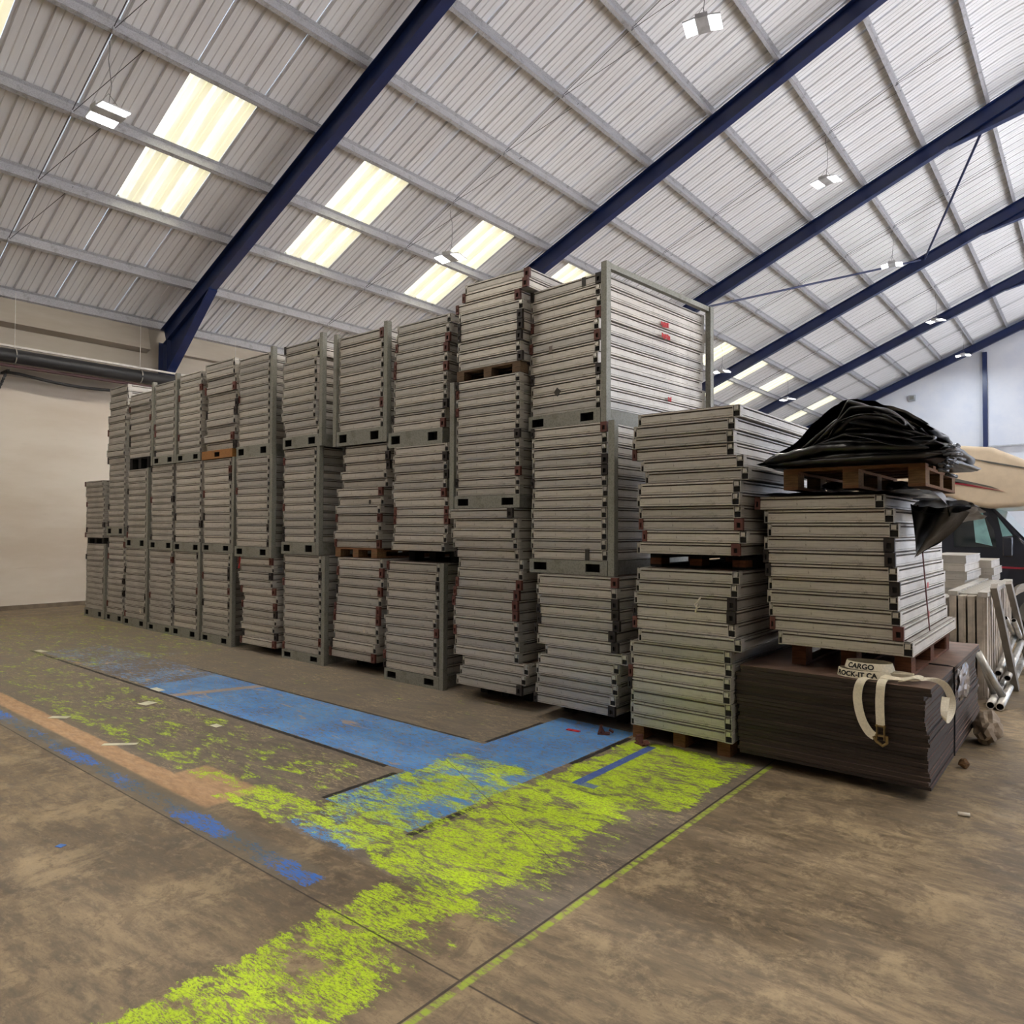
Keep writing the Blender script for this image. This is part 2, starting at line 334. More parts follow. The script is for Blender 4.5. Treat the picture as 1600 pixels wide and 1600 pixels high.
# ------------------------------------------------------------------ mesh helper
class MB:
    def __init__(self): self.v = []; self.f = []; self.mi = []
    def quad(self, a, b, c, d, m=0):
        i = len(self.v); self.v += [a, b, c, d]; self.f.append((i, i + 1, i + 2, i + 3)); self.mi.append(m)
    def box(self, x0, x1, y0, y1, z0, z1, m=0, mat=None):
        P = [Vector(p) for p in ((x0, y0, z0), (x1, y0, z0), (x1, y1, z0), (x0, y1, z0), (x0, y0, z1), (x1, y0, z1), (x1, y1, z1), (x0, y1, z1))]
        if mat is not None: P = [mat @ p for p in P]
        i = len(self.v); self.v += [tuple(p) for p in P]
        for q in ((0, 3, 2, 1), (4, 5, 6, 7), (0, 1, 5, 4), (1, 2, 6, 5), (2, 3, 7, 6), (3, 0, 4, 7)):
            self.f.append(tuple(i + j for j in q)); self.mi.append(m)
        return self
    def tube(self, a, b, r, n=10, m=0, cap=True, inner=None):
        a = Vector(a); b = Vector(b); d = (b - a).normalized()
        u = d.orthogonal().normalized(); w = d.cross(u)
        i = len(self.v)
        for p in (a, b):
            for k in range(n):
                t = 2 * math.pi * k / n
                self.v.append(tuple(p + (u * math.cos(t) + w * math.sin(t)) * r))
        for k in range(n):
            l = (k + 1) % n
            self.f.append((i + k, i + l, i + n + l, i + n + k)); self.mi.append(m)
        if inner:
            for s, p, dr in ((0, a, d), (1, b, -d)):
                j = len(self.v)
                for k in range(n):
                    t = 2 * math.pi * k / n; o = (u * math.cos(t) + w * math.sin(t)) * inner
                    self.v.append(tuple(p + o)); 
                for k in range(n):
                    t = 2 * math.pi * k / n; o = (u * math.cos(t) + w * math.sin(t)) * inner
                    self.v.append(tuple(p + dr * 0.12 + o))
                for k in range(n):
                    l = (k + 1) % n
                    self.f.append((i + s * n + k, i + s * n + l, j + l, j + k)); self.mi.append(m)
                    self.f.append((j + k, j + l, j + n + l, j + n + k)); self.mi.append(m + 1)
                self.f.append(tuple(j + n + k for k in range(n))); self.mi.append(m + 1)
        elif cap:
            self.f.append(tuple(i + k for k in range(n))[::-1]); self.mi.append(m)
            self.f.append(tuple(i + n + k for k in range(n))); self.mi.append(m)
        return self
    def path(self, pts, r, n=8, m=0):
        pts = [Vector(p) for p in pts]; i0 = len(self.v)
        up = Vector((0, 0, 1)); u = None
        for j, p in enumerate(pts):
            d = (pts[min(j + 1, len(pts) - 1)] - pts[max(j - 1, 0)]).normalized()
            if u is None: u = d.orthogonal().normalized()
            u = (u - d * u.dot(d)).normalized(); w = d.cross(u)
            for k in range(n):
                t = 2 * math.pi * k / n
                self.v.append(tuple(p + (u * math.cos(t) + w * math.sin(t)) * r))
        for j in range(len(pts) - 1):
            for k in range(n):
                l = (k + 1) % n; a = i0 + j * n
                self.f.append((a + k, a + l, a + n + l, a + n + k)); self.mi.append(m)
        self.f.append(tuple(i0 + k for k in range(n))[::-1]); self.mi.append(m)
        self.f.append(tuple(i0 + (len(pts) - 1) * n + k for k in range(n))); self.mi.append(m)
        return self
    def ribbon(self, pts, wdirs, w, th=0.003, m=0):
        pts = [Vector(p) for p in pts]; wd = [Vector(q).normalized() for q in wdirs]
        i0 = len(self.v); N = len(pts)
        for j, p in enumerate(pts):
            d = (pts[min(j + 1, N - 1)] - pts[max(j - 1, 0)]).normalized()
            nn = d.cross(wd[j]).normalized()
            for sx, sn in ((-1, -1), (1, -1), (1, 1), (-1, 1)):
                self.v.append(tuple(p + wd[j] * (sx * w / 2) + nn * (sn * th / 2)))
        for j in range(N - 1):
            a = i0 + 4 * j
            for k in range(4):
                l = (k + 1) % 4
                self.f.append((a + k, a + l, a + 4 + l, a + 4 + k)); self.mi.append(m)
        self.f.append((i0 + 3, i0 + 2, i0 + 1, i0)); self.mi.append(m)
        e = i0 + 4 * (N - 1); self.f.append((e, e + 1, e + 2, e + 3)); self.mi.append(m)
        return self
    def prism(self, poly, y0, y1, m=0, axis='Y'):
        # poly in (x,z), extruded along y
        i = len(self.v); n = len(poly)
        for y in (y0, y1):
            for p in poly: self.v.append((p[0], y, p[1]) if axis == 'Y' else (y, p[0], p[1]))
        self.f.append(tuple(range(i, i + n))); self.mi.append(m)
        self.f.append(tuple(range(i + n, i + 2 * n))[::-1]); self.mi.append(m)
        for k in range(n):
            l = (k + 1) % n
            self.f.append((i + l, i + k, i + n + k, i + n + l)); self.mi.append(m)
        return self
    def mesh(self, name, mats, smooth=False):
        me = bpy.data.meshes.new(name); me.from_pydata(self.v, [], self.f)
        for m_ in (mats if isinstance(mats, (list, tuple)) else [mats]): me.materials.append(M[m_] if isinstance(m_, str) else m_)
        me.polygons.foreach_set('material_index', self.mi)
        if smooth: me.polygons.foreach_set('use_smooth', [True] * len(me.polygons))
        bm = bmesh.new(); bm.from_mesh(me)
        if smooth: bmesh.ops.remove_doubles(bm, verts=bm.verts, dist=1e-5)
        bmesh.ops.recalc_face_normals(bm, faces=bm.faces); bm.to_mesh(me); bm.free()
        me.update()
        return me
    def build(self, name, mats, parent=None, smooth=False, loc=(0, 0, 0), rot=(0, 0, 0)):
        return link(name, self.mesh(name, mats, smooth), parent, loc, rot)

def link(name, data, parent=None, loc=(0, 0, 0), rot=(0, 0, 0)):
    o = bpy.data.objects.new(name, data); scene.collection.objects.link(o)
    o.parent = parent; o.location = loc; o.rotation_euler = rot
    return o
def tag(o, label, cat, group=None, kind=None):
    o['label'] = label; o['category'] = cat
    if group: o['group'] = group
    if kind: o['kind'] = kind
    return o
def empty(name, loc=(0, 0, 0), rz=0.0):
    o = link(name, None, None, loc, (0, 0, rz)); o.empty_display_size = 0.1
    return o

# ================================================================== SETTING
fb = MB(); fb.box(-17.2, 24, -16, 44.5, -0.2, 0.0)
floor = fb.build('floor', 'floor'); tag(floor, 'worn concrete floor with peeling blue and lime green paint', 'floor', kind='structure')
gb = MB(); gb.box(24, 120, -90, 120, -0.25, -0.02); gb.box(-90, 24, -90, -16, -0.25, -0.02)
yard = gb.build('ground', simple('yard_concrete', rgb(150, 146, 140), 0.8)); tag(yard, 'plain concrete yard outside the open side of the hall', 'ground', kind='structure')

wl = MB(); wl.box(-17.25, -17.0, -16, 44.5, 0.0, 4.72)
wall_left = wl.build('wall_left', 'lining'); tag(wall_left, 'off-white boarded eaves wall beyond the stacked panels', 'wall', kind='structure')
wu = MB()
prof = [(-17.0, 4.72), (-17.02, 5.70), (-16.80, 5.76), (-16.82, 5.80), (-16.98, 6.34), (-17.3, 6.34), (-17.3, 4.72)]
wu.prism(prof, -16, 7.35); wu.prism([(-17.0, 4.72), (-17.02, 5.78), (-16.9, 5.80), (-16.92, 5.86), (-16.98, 6.34), (-17.3, 6.34), (-17.3, 4.72)], 7.9, 44.5)
wu.box(-17.3, -17.02, 7.35, 7.9, 4.72, 6.34)
wu.build('upper_cladding', 'cladding', wall_left)
bs = MB(); bs.box(-17.0, -16.985, -16, 44.5, 0.0, 0.09)
tag(bs.build('baseboard_left', simple('dark_skirting', rgb(120, 108, 94))), 'thin scuffed strip along the foot of the eaves wall', 'baseboard', kind='structure')

wr = MB()
for (a_, b_) in ((-16, 8.0), (15.0, 15.6), (22.6, 23.2), (30.2, 30.8), (43.4, 44.5)): wr.box(16.85, 17.05, a_, b_, 0.0, 6.34)  # unseen openings added to let sun and sky light in
wr.box(16.85, 17.05, 8.0, 43.4, 5.6, 6.34)
tag(wr.build('wall_right', 'lining'), 'side wall outside the picture, with openings added to let daylight in', 'wall', kind='structure')
wk = MB().box(-17.25, 17.05, -16.2, -16.0, 0.0, 14.2)  # unseen wall added to keep blue sky light off the stacks
tag(wk.build('wall_near', 'lining'), 'plain unseen end wall behind the viewpoint, added to block sky light', 'wall', kind='structure')
gz = MB(); gz.box(-17.25, 17.2, 43.95, 44.15, 6.05, 14.2)
gw = gz.build('wall_far', 'gable'); tag(gw, 'pale blue-white gable wall under the farthest navy rafter', 'wall', kind='structure')
gl = MB(); gl.box(-17.25, 17.2, 44.15, 44.35, 0.0, 6.2)
gl.build('lower_panel', 'gable', gw)
tr = MB(); tr.box(-17.0, 17.0, 43.88, 43.95, 6.0, 6.06)
tag(tr.build('trim_1', simple('grey_trim', rgb(190, 192, 196))), 'thin grey ledge along the foot of the gable panels', 'trim', kind='structure')
bx = MB(); bx.box(-0.16, 0.16, -0.14, 0, -0.16, 0.16); bx.box(-0.10, 0.10, -0.17, -0.14, -0.10, 0.10, 1)
tag(bx.build('junction_box', [simple('box_grey', rgb(176, 178, 182)), 'galv'], None, loc=(-7.9, 43.94, 8.9)), 'small grey box fixed high on the gable wall', 'box')

# ---- roof
def roofpt(s, y, off):        # s along slope from the eaves line, off above the purlin centre line
    return (XE + s * CA - off * SA, y, ZE + s * SA + off * CA)
ceiling = empty('ceiling'); tag(ceiling, 'white corrugated steel roof with pale yellow skylight sheets', 'roof', kind='structure')
PITCH = 0.3889
def sheet_profile():
    pts = []
    for k in range(3):
        y = k * PITCH
        pts += [(y, 0.0), (y + 0.010, 0.045), (y + 0.056, 0.045), (y + 0.066, 0.0), (y + 0.150, 0.0), (y + 0.162, 0.015), (y + 0.176, 0.0),
                (y + 0.266, 0.0), (y + 0.278, 0.015), (y + 0.292, 0.0)]
    pts.append((3 * PITCH, 0.0))
    return pts
SP = sheet_profile()
def roof_strip_mesh(name, s0, s1, mat, side=1):
    m = MB()
    for (a, b) in zip(SP[:-1], SP[1:]):
        P = [roofpt(s0, a[0], 0.12 + a[1]), roofpt(s0, b[0], 0.12 + b[1]), roofpt(s1, b[0], 0.12 + b[1]), roofpt(s1, a[0], 0.12 + a[1])]
        if side < 0: P = [(-0.4 - p[0], p[1], p[2]) for p in P]
        m.quad(*P)
    me = m.mesh(name, mat); return me
S_TOP = 16.45
full = roof_strip_mesh('roof_panel', -0.35, S_TOP, 'roof')
lowp = roof_strip_mesh('roof_panel', -0.35, 3.36, 'roof')
skyp = roof_strip_mesh('skylight', 3.36, 6.52, 'sky')
upp = roof_strip_mesh('roof_panel', 6.52, S_TOP, 'roof')
fullR = roof_strip_mesh('roof_panel', -0.35, S_TOP, 'roof', -1)
lowR = roof_strip_mesh('roof_panel', -0.35, 3.36, 'roof', -1)
skyR = roof_strip_mesh('skylight', 3.36, 6.52, 'sky', -1)
upR = roof_strip_mesh('roof_panel', 6.52, S_TOP, 'roof', -1)
# curved ridge sheet
rx0, _, rz0 = roofpt(S_TOP - 0.05, 0, 0.12)
cx = -0.2; Rr = (cx - rx0) / SA
ridge = MB(); NA = 14
for (a, b) in zip(SP[:-1], SP[1:]):
    for j in range(NA):
        P = []
        for (q, jj) in ((a, j), (b, j), (b, j + 1), (a, j + 1)):
            t = -ALPHA + 2 * ALPHA * jj / NA; rr = Rr + q[1]
            P.append((cx + rr * math.sin(t), q[0], rz0 - Rr * CA + rr * math.cos(t)))
        ridge.quad(*P)
ridgem = ridge.mesh('ridge_sheet', 'roof')
y = 5.44 - 7 * 3.5145; k = 0
while y < 44.0:
    sky = (k % 3 == 0)
    for me, nm in (((lowp, 'roof_panel'), (skyp, 'skylight'), (upp, 'roof_panel'), (lowR, 'roof_panel'), (skyR, 'skylight'), (upR, 'roof_panel')) if sky else ((full, 'roof_panel'), (fullR, 'roof_panel'))):
        link(nm, me, ceiling, (0, y, 0))
    link('ridge_sheet', ridgem, ceiling, (0, y, 0))
    y += 3.5145 / 3; k += 1
# purlins: Z sections
def purlin_mesh(side=1):
    m = MB()
    m.box(-0.003, 0.003, -19, 44, -0.10, 0.10); m.box(-0.003, 0.065, -19, 44, 0.094, 0.10); m.box(-0.065, 0.003, -19, 44, -0.10, -0.094)
    m.box(-0.068, -0.062, -19, 44, -0.10, -0.08)
    return m.mesh('purlin', 'purlin')
pm = purlin_mesh()
S_PUR = [0.05, 1.68, 3.30, 4.92, 6.58, 8.15, 9.76, 11.42, 12.98, 14.58, 16.15]
for s in S_PUR:
    p = roofpt(s, 0, 0); link('purlin', pm, ceiling, (p[0], 0, p[2]), (0, -ALPHA, 0))
    link('purlin', pm, ceiling, (-0.4 - p[0], 0, p[2]), (0, ALPHA, 0))
# sag rods between purlins, halfway along each bay
RAFT = [-13.4, -6.4, 0.65, 7.70, 14.70, 21.60, 28.65, 36.0, 43.6]
rodm = MB(); rodm.tube((0, 0, 0), (1.64, 0, 0), 0.007, 6); rodm.tube((0, 0, -0.03), (1.64, 0.55, 0.09), 0.006, 5); rodm = rodm.mesh('sag_rod', simple('rod_grey', rgb(84, 82, 84), 0.6))
brk = MB(); brk.box(-0.03, 0.03, -0.02, 0.02, -0.13, -0.06); brk = brk.mesh('rod_bracket', 'purlin')
for a, b in zip(RAFT[2:-1], RAFT[3:]):
    ym = (a + b) / 2
    for s in S_PUR[1:-1]:
        p = roofpt(s, ym, -0.06); link('sag_rod', rodm, ceiling, p, (0, -ALPHA, 0))
        p = roofpt(s, ym, 0); link('rod_bracket', brk, ceiling, p, (0, -ALPHA, 0))
# rafters (portal frames)
def rafter(i, y):
    t = empty('steel_rafter', (0, y, 0))
    W = 0.19; tf = 0.016; tw = 0.012
    top, bot = -0.11, -0.50
    m = MB()
    s1 = 17.72
    def seg(mm, sgn, s0, s1_, o0, o1, y0, y1):
        pl = [roofpt(s0, 0, o0), roofpt(s1_, 0, o0), roofpt(s1_, 0, o1), roofpt(s0, 0, o1)]
        poly = [(p[0] if sgn > 0 else -0.4 - p[0], p[2]) for p in pl]
        mm.prism(poly, y0, y1)
    for sgn in (1, -1):
        seg(m, sgn, 0.05, 18.05, top, top - tf, -W / 2, W / 2)
        seg(m, sgn, 0.05, 18.05, bot + tf, bot, -W / 2, W / 2)
        seg(m, sgn, 0.05, 18.05, top - tf, bot + tf, -tw / 2, tw / 2)
    m.build('rafter_beam', 'navy', t)
    h = MB()   # haunches: apex and eaves
    for sgn in (1, -1):
        a = roofpt(15.0, 0, bot); 
        def mir(p): return (p[0] if sgn > 0 else -0.4 - p[0], p[1])
        apex = (-0.2, ZE + 18.2 * SA - 0.5 - 0.55)
        poly = [mir((a[0], a[2])), mir((apex[0], apex[1] + 0.62)), mir(apex)]
        h.prism(poly, -tw / 2, tw / 2)
        d = (Vector((apex[0], 0, apex[1])) - Vector((a[0], 0, a[2])))
        poly = [mir((a[0], a[2])), mir(apex), mir((apex[0], apex[1] - tf * 1.5)), mir((a[0], a[2] - tf * 1.5))]
        h.prism(poly, -W / 2, W / 2)
        e = roofpt(2.3, 0, bot); cpt = (-16.55, 5.28)
        e0 = roofpt(0.15, 0, bot)
        poly = [mir((e[0], e[2])), mir((e0[0], e0[2])), mir((-16.75, 5.28)), mir(cpt)]
        h.prism(poly, -tw / 2, tw / 2)
        poly = [mir((e[0], e[2])), mir(cpt), mir((cpt[0], cpt[1] - 0.03)), mir((e[0] + 0.02, e[2] - 0.03))]
        h.prism(poly, -W / 2, W / 2)
    h.build('haunch', 'navy', t)
    c = MB()
    for sgn in (1, -1):
        for (x0, x1, yy0, yy1) in ((-16.98, -16.962, -W / 2, W / 2), (-16.578, -16.56, -W / 2, W / 2), (-16.97, -16.57, -tw / 2, tw / 2)):
            if sgn < 0: x0, x1 = -0.4 - x1, -0.4 - x0
            c.box(x0, x1, yy0, yy1, (4.85 if sgn > 0 and y > 0 else 0.0), 6.0)
    c.build('column', 'navy', t)
    return t
ordn = ['', '', 'navy steel rafter directly overhead of the paint marks', 'navy steel rafter meeting the eaves wall above the farthest stacks',
        'navy steel rafter rising behind the tall framed crate of panels', 'third navy steel rafter counting from the eaves corner, with a brace landing on it',
        'navy steel rafter carrying the crossing point of both braces', 'last free navy steel rafter before the gable wall', 'farthest navy steel rafter fixed along the gable wall']
for i, y in enumerate(RAFT):
    t = rafter(i, y)
    lab = ordn[i] if i > 1 else ('navy steel rafter behind the viewpoint', 'navy steel rafter farthest behind the viewpoint')[1 - i]
    tag(t, lab, 'rafter', 'navy steel rafters', 'structure')
gc = MB()
for x0, x1, y0, y1 in ((-0.1, 0.1, -0.16, -0.145), (-0.1, 0.1, -0.015, 0.0), (-0.006, 0.006, -0.15, 0.0)):
    gc.box(x0, x1, y0, y1, 5.92, 10.9)
tag(gc.build('gable_column', 'navy', None, loc=(-4.56, 43.93, 0)), 'upright navy steel column on the pale gable wall', 'column', kind='structure')
# roof braces in the bay between the third and fourth visible rafters
bA = roofpt(7.47, 22.0, -0.34); bB = roofpt(13.1, 28.25, -0.34)
tag(MB().tube((bA[0], bA[1], bA[2]), bB, 0.035, 10).build('roof_brace', 'navy'), 'thin navy brace rod rising from the tall crate towards the rafter joint', 'brace', 'navy roof braces', 'structure')
bC = roofpt(15.87, 22.0, -0.34); bD = roofpt(13.1, 28.3, -0.34)
tag(MB().tube(bC, (bD[0] + 0.12, bD[1], bD[2]), 0.035, 10).build('roof_brace', 'navy'), 'steep navy brace rod coming down from the ridge to the same rafter joint', 'brace', 'navy roof braces', 'structure')

# ---- services along the eaves wall
X_ = -16.4
dp = empty('air_duct', (X_, 0, 5.02))
MB().tube((0, -14, 0), (0, 16, 0), 0.135, 20).build('pipe', simple('black_pipe', rgb(40, 40, 42), 0.45), dp, True)
for yy in (4.58, 6.95, 9.2, 1.6, 11.5):
    h = MB(); h.path([(0.15 * math.cos(t), yy, 0.15 * math.sin(t)) for t in [math.pi * 2 * q / 20 for q in range(20)]] , 0.010, 6)
    h.build('pipe_clip', 'tab', dp)
    MB().tube((0, yy, 0.15), (0, yy, 1.25), 0.006, 6).build('hanger_wire', 'tab', dp)
tag(dp, 'fat black pipe hung on wires along the eaves wall', 'pipe')
tag(MB().box(X_ - 0.12, X_ - 0.06, -14, 16, 5.205, 5.245).build('cable_tray', simple('white_tray', rgb(206, 202, 196))), 'slim white conduit running just above the black pipe', 'conduit')
tag(MB().tube((X_, -14, 4.82), (X_, 7.4, 4.82), 0.032, 10).build('thin_pipe', simple('maroon_pipe', rgb(74, 48, 50), 0.5)), 'thin maroon pipe running just below the black pipe', 'pipe')
cb = [(-16.6, 4.50, 4.72), (-16.6, 4.72, 4.72)] + [(-16.6, 4.72 + 1.75 * q / 8, 4.72 - 0.09 * math.sin(q / 8 * 2.4)) for q in range(1, 9)]
tag(MB().path(cb, 0.032, 8).build('drooping_cable', simple('black_hose', rgb(44, 42, 44), 0.5), smooth=True), 'black hose sagging from the wall bracket to the top of the stacks', 'hose')
wb = empty('wall_bracket', (-16.95, 4.52, 0))
s = MB(); s.box(0.0, 0.42, -0.02, 0.02, 4.73, 4.77); s.build('arm', simple('bracket_black', rgb(38, 38, 40)), wb)
s = MB()
for q in range(9):
    a = Vector((0.34 - q * 0.035, -0.02 - q * 0.012, 4.72 - q * 0.055)); s.box(a.x - 0.016, a.x + 0.016, -0.03 - q * 0.012, 0.01 - q * 0.012, a.z - 0.022, a.z + 0.022)
    s.box(a.x - 0.035, a.x - 0.02, -0.03 - q * 0.012, 0.01 - q * 0.012, a.z - 0.032, a.z + 0.002)
s.build('strut', simple('bracket_black2', rgb(46, 46, 48)), wb)
s = MB(); s.box(0.0, 0.05, -0.12, -0.08, 3.9, 4.75); s.build('rail', simple('bracket_grey', rgb(70, 70, 72)), wb)
tag(wb, 'black slotted bracket on the eaves wall holding the hose', 'bracket')

# ---- pendant lamps
hs = MB(); hs.box(-0.10, 0.10, -0.21, 0.21, -0.03, 0.05); hs.box(-0.31, -0.10, -0.20, 0.20, 0.005, 0.025, 0, Matrix.Rotation(R(-8), 4, 'Y')); hs.box(0.10, 0.31, -0.20, 0.20, 0.005, 0.025, 0, Matrix.Rotation(R(8), 4, 'Y')); hs.box(-0.05, 0.05, -0.06, 0.06, 0.05, 0.09)
housing_m = hs.mesh('lamp_housing', simple('lamp_grey', rgb(186, 186, 188), 0.4))
kk = NB('lamp_lens'); kk.set((0.9, 0.9, 0.9, 1), 0.4, emit=(1, 1, 1, 1), estr=5.0)
lens_ms = []
for sgn_ in (-1, 1):
    lm = MB(); a_, b_ = sorted((sgn_ * 0.305, sgn_ * 0.115)); lm.box(a_, b_, -0.185, 0.185, -0.012, 0.003, 0, Matrix.Rotation(R(8 * sgn_), 4, 'Y'))
    lens_ms.append(lm.mesh('lamp_lens', kk.m))
wm = MB(); wm.path([(0, 0.0, 0.09), (0.02, 0.03, 0.4), (0.05, -0.03, 0.75), (-0.03, 0.02, 0.95), (0, 0, 1.06)], 0.006, 5)
wm.tube((-0.09, -0.14, 0.05), (0, 0, 0.28), 0.004, 4); wm.tube((0.09, 0.14, 0.05), (0, 0, 0.28), 0.004, 4)
wire_m = wm.mesh('hanging_wire', simple('wire_grey', rgb(120, 120, 122)))
lamp_names = {(0, 2): 'hanging lamp highest up, nearest of the row beside the ridge', (0, 3): 'largest hanging lamp, between the third and fourth navy rafters',
              (0, 4): 'hanging lamp in front of the brace crossing joint', (0, 5): 'hanging lamp in front of the last free rafter', (0, 6): 'smallest hanging lamp, beside the top of the gable wall',
              (1, 2): 'hanging lamp in front of the eaves skylights above the stacks', (1, 4): 'hanging lamp seen behind the back post of the tall crate', (1, 5): 'far hanging lamp low over the top panels beside the draped sheet'}
cnt = [0, 0, 0]
for (x, y, z) in LAMP_SPOTS:
    row = 0 if x == -5.1 else (1 if x < -6 else 2)
    idx = cnt[row]; cnt[row] += 1
    t = empty('pendant_lamp', (x, y, z), R(8 * ((idx * 7) % 5 - 2)))
    link('lamp_housing', housing_m, t); link('lamp_lens', lens_ms[0], t); link('lamp_lens', lens_ms[1], t); link('hanging_wire', wire_m, t)
    lamp_light(x, y, z, t, LAMPW * (0.95 if y < 5 else (1.7 if y < 12 else 0.9)), (1.0, 0.92, 0.80) if y < 22 else (0.80, 0.89, 1.0))
    near = ('nearest', 'second', 'third', 'fourth', 'fifth', 'sixth', 'seventh')[idx]
    lab = lamp_names.get((row, idx), '%s lamp of the row hung %s' % (near, ('on this side of the ridge', 'closest to the eaves', 'on the far side of the ridge')[row]))
    tag(t, lab, 'lamp', 'hanging high bay lamps')

# ================================================================== PANELS, STILLAGES, PALLETS
def panel_mesh(W, D, t):
    m = MB(); cw = 0.058; cl = 0.030
    pr = [(0.006, 0.0), (0.0, 0.04), (0.0, 0.13), (0.005, 0.15), (0.005, 0.18), (0.0, 0.20), (0.0, 0.69), (0.016, 0.715), (0.016, 0.80), (0.000, 0.82), (0.000, 0.935), (0.016, 0.955), (0.016, 1.0)]
    for (d0, z0), (d1, z1) in zip(pr[:-1], pr[1:]):
        gm_ = 3 if (d0 > 0.010 and d1 > 0.010) else 0
        z0 *= t; z1 *= t; a = -W / 2 + cl; b = W / 2 - cw
        m.quad((a, d0, z0), (b, d0, z0), (b, d1, z1), (a, d1, z1), gm_)
        m.quad((b, D - d0, z0), (a, D - d0, z0), (a, D - d1, z1), (b, D - d1, z1))
        for s in (-1, 1):
            X0 = s * (W / 2 - d0); X1 = s * (W / 2 - d1)
            m.quad((X0, 0.0, z0), (X0, D, z0), (X1, D, z1), (X1, 0.0, z1), gm_)
            xi = s * (W / 2 - cw)
    # top flange, deck, underside
    m.quad((-W / 2 + 0.011, 0.016, t), (W / 2 - 0.016, 0.016, t), (W / 2 - 0.016, 0.05, t), (-W / 2 + 0.011, 0.05, t))
    m.quad((-W / 2 + 0.011, D - 0.05, t), (W / 2 - 0.016, D - 0.05, t), (W / 2 - 0.016, D - 0.016, t), (-W / 2 + 0.011, D - 0.016, t))
    for s in (-1, 1):
        m.quad((s * (W / 2 - 0.016), 0.05, t), (s * (W / 2 - 0.05), 0.05, t), (s * (W / 2 - 0.05), D - 0.05, t), (s * (W / 2 - 0.016), D - 0.05, t))
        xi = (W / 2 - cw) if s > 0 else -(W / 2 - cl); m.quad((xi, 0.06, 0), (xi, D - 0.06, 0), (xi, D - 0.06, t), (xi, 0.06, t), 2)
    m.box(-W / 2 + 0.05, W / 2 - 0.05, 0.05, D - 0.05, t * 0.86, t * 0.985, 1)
    m.quad((-W / 2 + 0.006, 0.006, 0.001), (W / 2 - 0.006, 0.006, 0.001), (W / 2 - 0.006, D - 0.006, 0.001), (-W / 2 + 0.006, D - 0.006, 0.001))
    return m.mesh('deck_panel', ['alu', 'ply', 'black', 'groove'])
def corner_mesh(t, kind, c=0.058):
    # seen from the front at y=0, spans x 0..0.058, outer side at x=0.058
    m = MB(); e_ = c / 0.058
    if kind == 'open':
        m.box(0.0, 0.004, 0.0, 0.06, 0.0, t * 0.97); m.box(c - 0.0045, c - 0.001, 0.0, 0.06, 0.0, t * 0.97)
        m.box(0.004, c - 0.0045, 0.0, 0.06, 0.0, 0.004); m.box(0.004, c - 0.0045, 0.0, 0.06, t * 0.90, t * 0.93)
        m.box(0.004, c - 0.0045, 0.002, 0.06, t * 0.50, t * 0.54)
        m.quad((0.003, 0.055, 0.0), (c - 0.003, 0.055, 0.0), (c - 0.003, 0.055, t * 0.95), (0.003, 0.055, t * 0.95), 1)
        m.box(0.0045, c - 0.005, 0.012, 0.055, 0.0045, t * 0.495, 1)  # black block stands in for the shade inside the open end
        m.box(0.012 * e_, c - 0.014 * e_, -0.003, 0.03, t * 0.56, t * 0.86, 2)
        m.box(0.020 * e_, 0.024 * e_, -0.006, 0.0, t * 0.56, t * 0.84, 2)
    else:
        h0, h1 = (t * 0.22, t * 0.62)
        m.box(-0.003, c + 0.004, -0.010, 0.02, t * 0.02, h0); m.box(-0.003, c + 0.004, -0.010, 0.02, h1, t * 0.97)
        m.box(-0.003, 0.016 * e_, -0.010, 0.02, h0, h1); m.box(c - 0.014 * e_, c + 0.004, -0.010, 0.02, h0, h1)
        m.box(0.014 * e_, c - 0.012 * e_, 0.006, 0.04, h0, h1, 1)
    first = {'open': 'alu', 'red': 'capred', 'blk': 'capblk'}[kind]
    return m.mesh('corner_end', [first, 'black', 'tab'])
PCACHE = {}
def get_panel(W, D, t):
    k = (round(W, 2), round(t, 3))
    if k not in PCACHE:
        PCACHE[k] = (panel_mesh(k[0], D, k[1] * 0.985), {q + e: corner_mesh(k[1] * 0.985, q, 0.058 if e == '' else 0.030) for q in ('open', 'red', 'blk') for e in ('', 'L')})
    return k, PCACHE[k]
DEPTH = 1.80
def make_panel(x, y, z, W, t, rz, rx, ry, kindR, kindL, corners4=True):
    k, (pm_, cm) = get_panel(W, DEPTH, t)
    o = link('deck_panel', pm_, None, (x, y, z), (rx, ry, rz))
    w2 = k[0] / 2
    link('corner_end', cm[kindR], o, (w2 - 0.058, 0, 0))
    a = link('corner_end', cm[kindL + 'L'], o, (-w2 + 0.030, 0, 0)); a.scale = (-1, 1, 1)
    if corners4:
        a = link('corner_end', cm['open'], o, (w2 - 0.058, DEPTH, 0)); a.scale = (1, -1, 1)
        a = link('corner_end', cm['openL'], o, (-w2 + 0.030, DEPTH, 0)); a.scale = (-1, -1, 1)
    return o

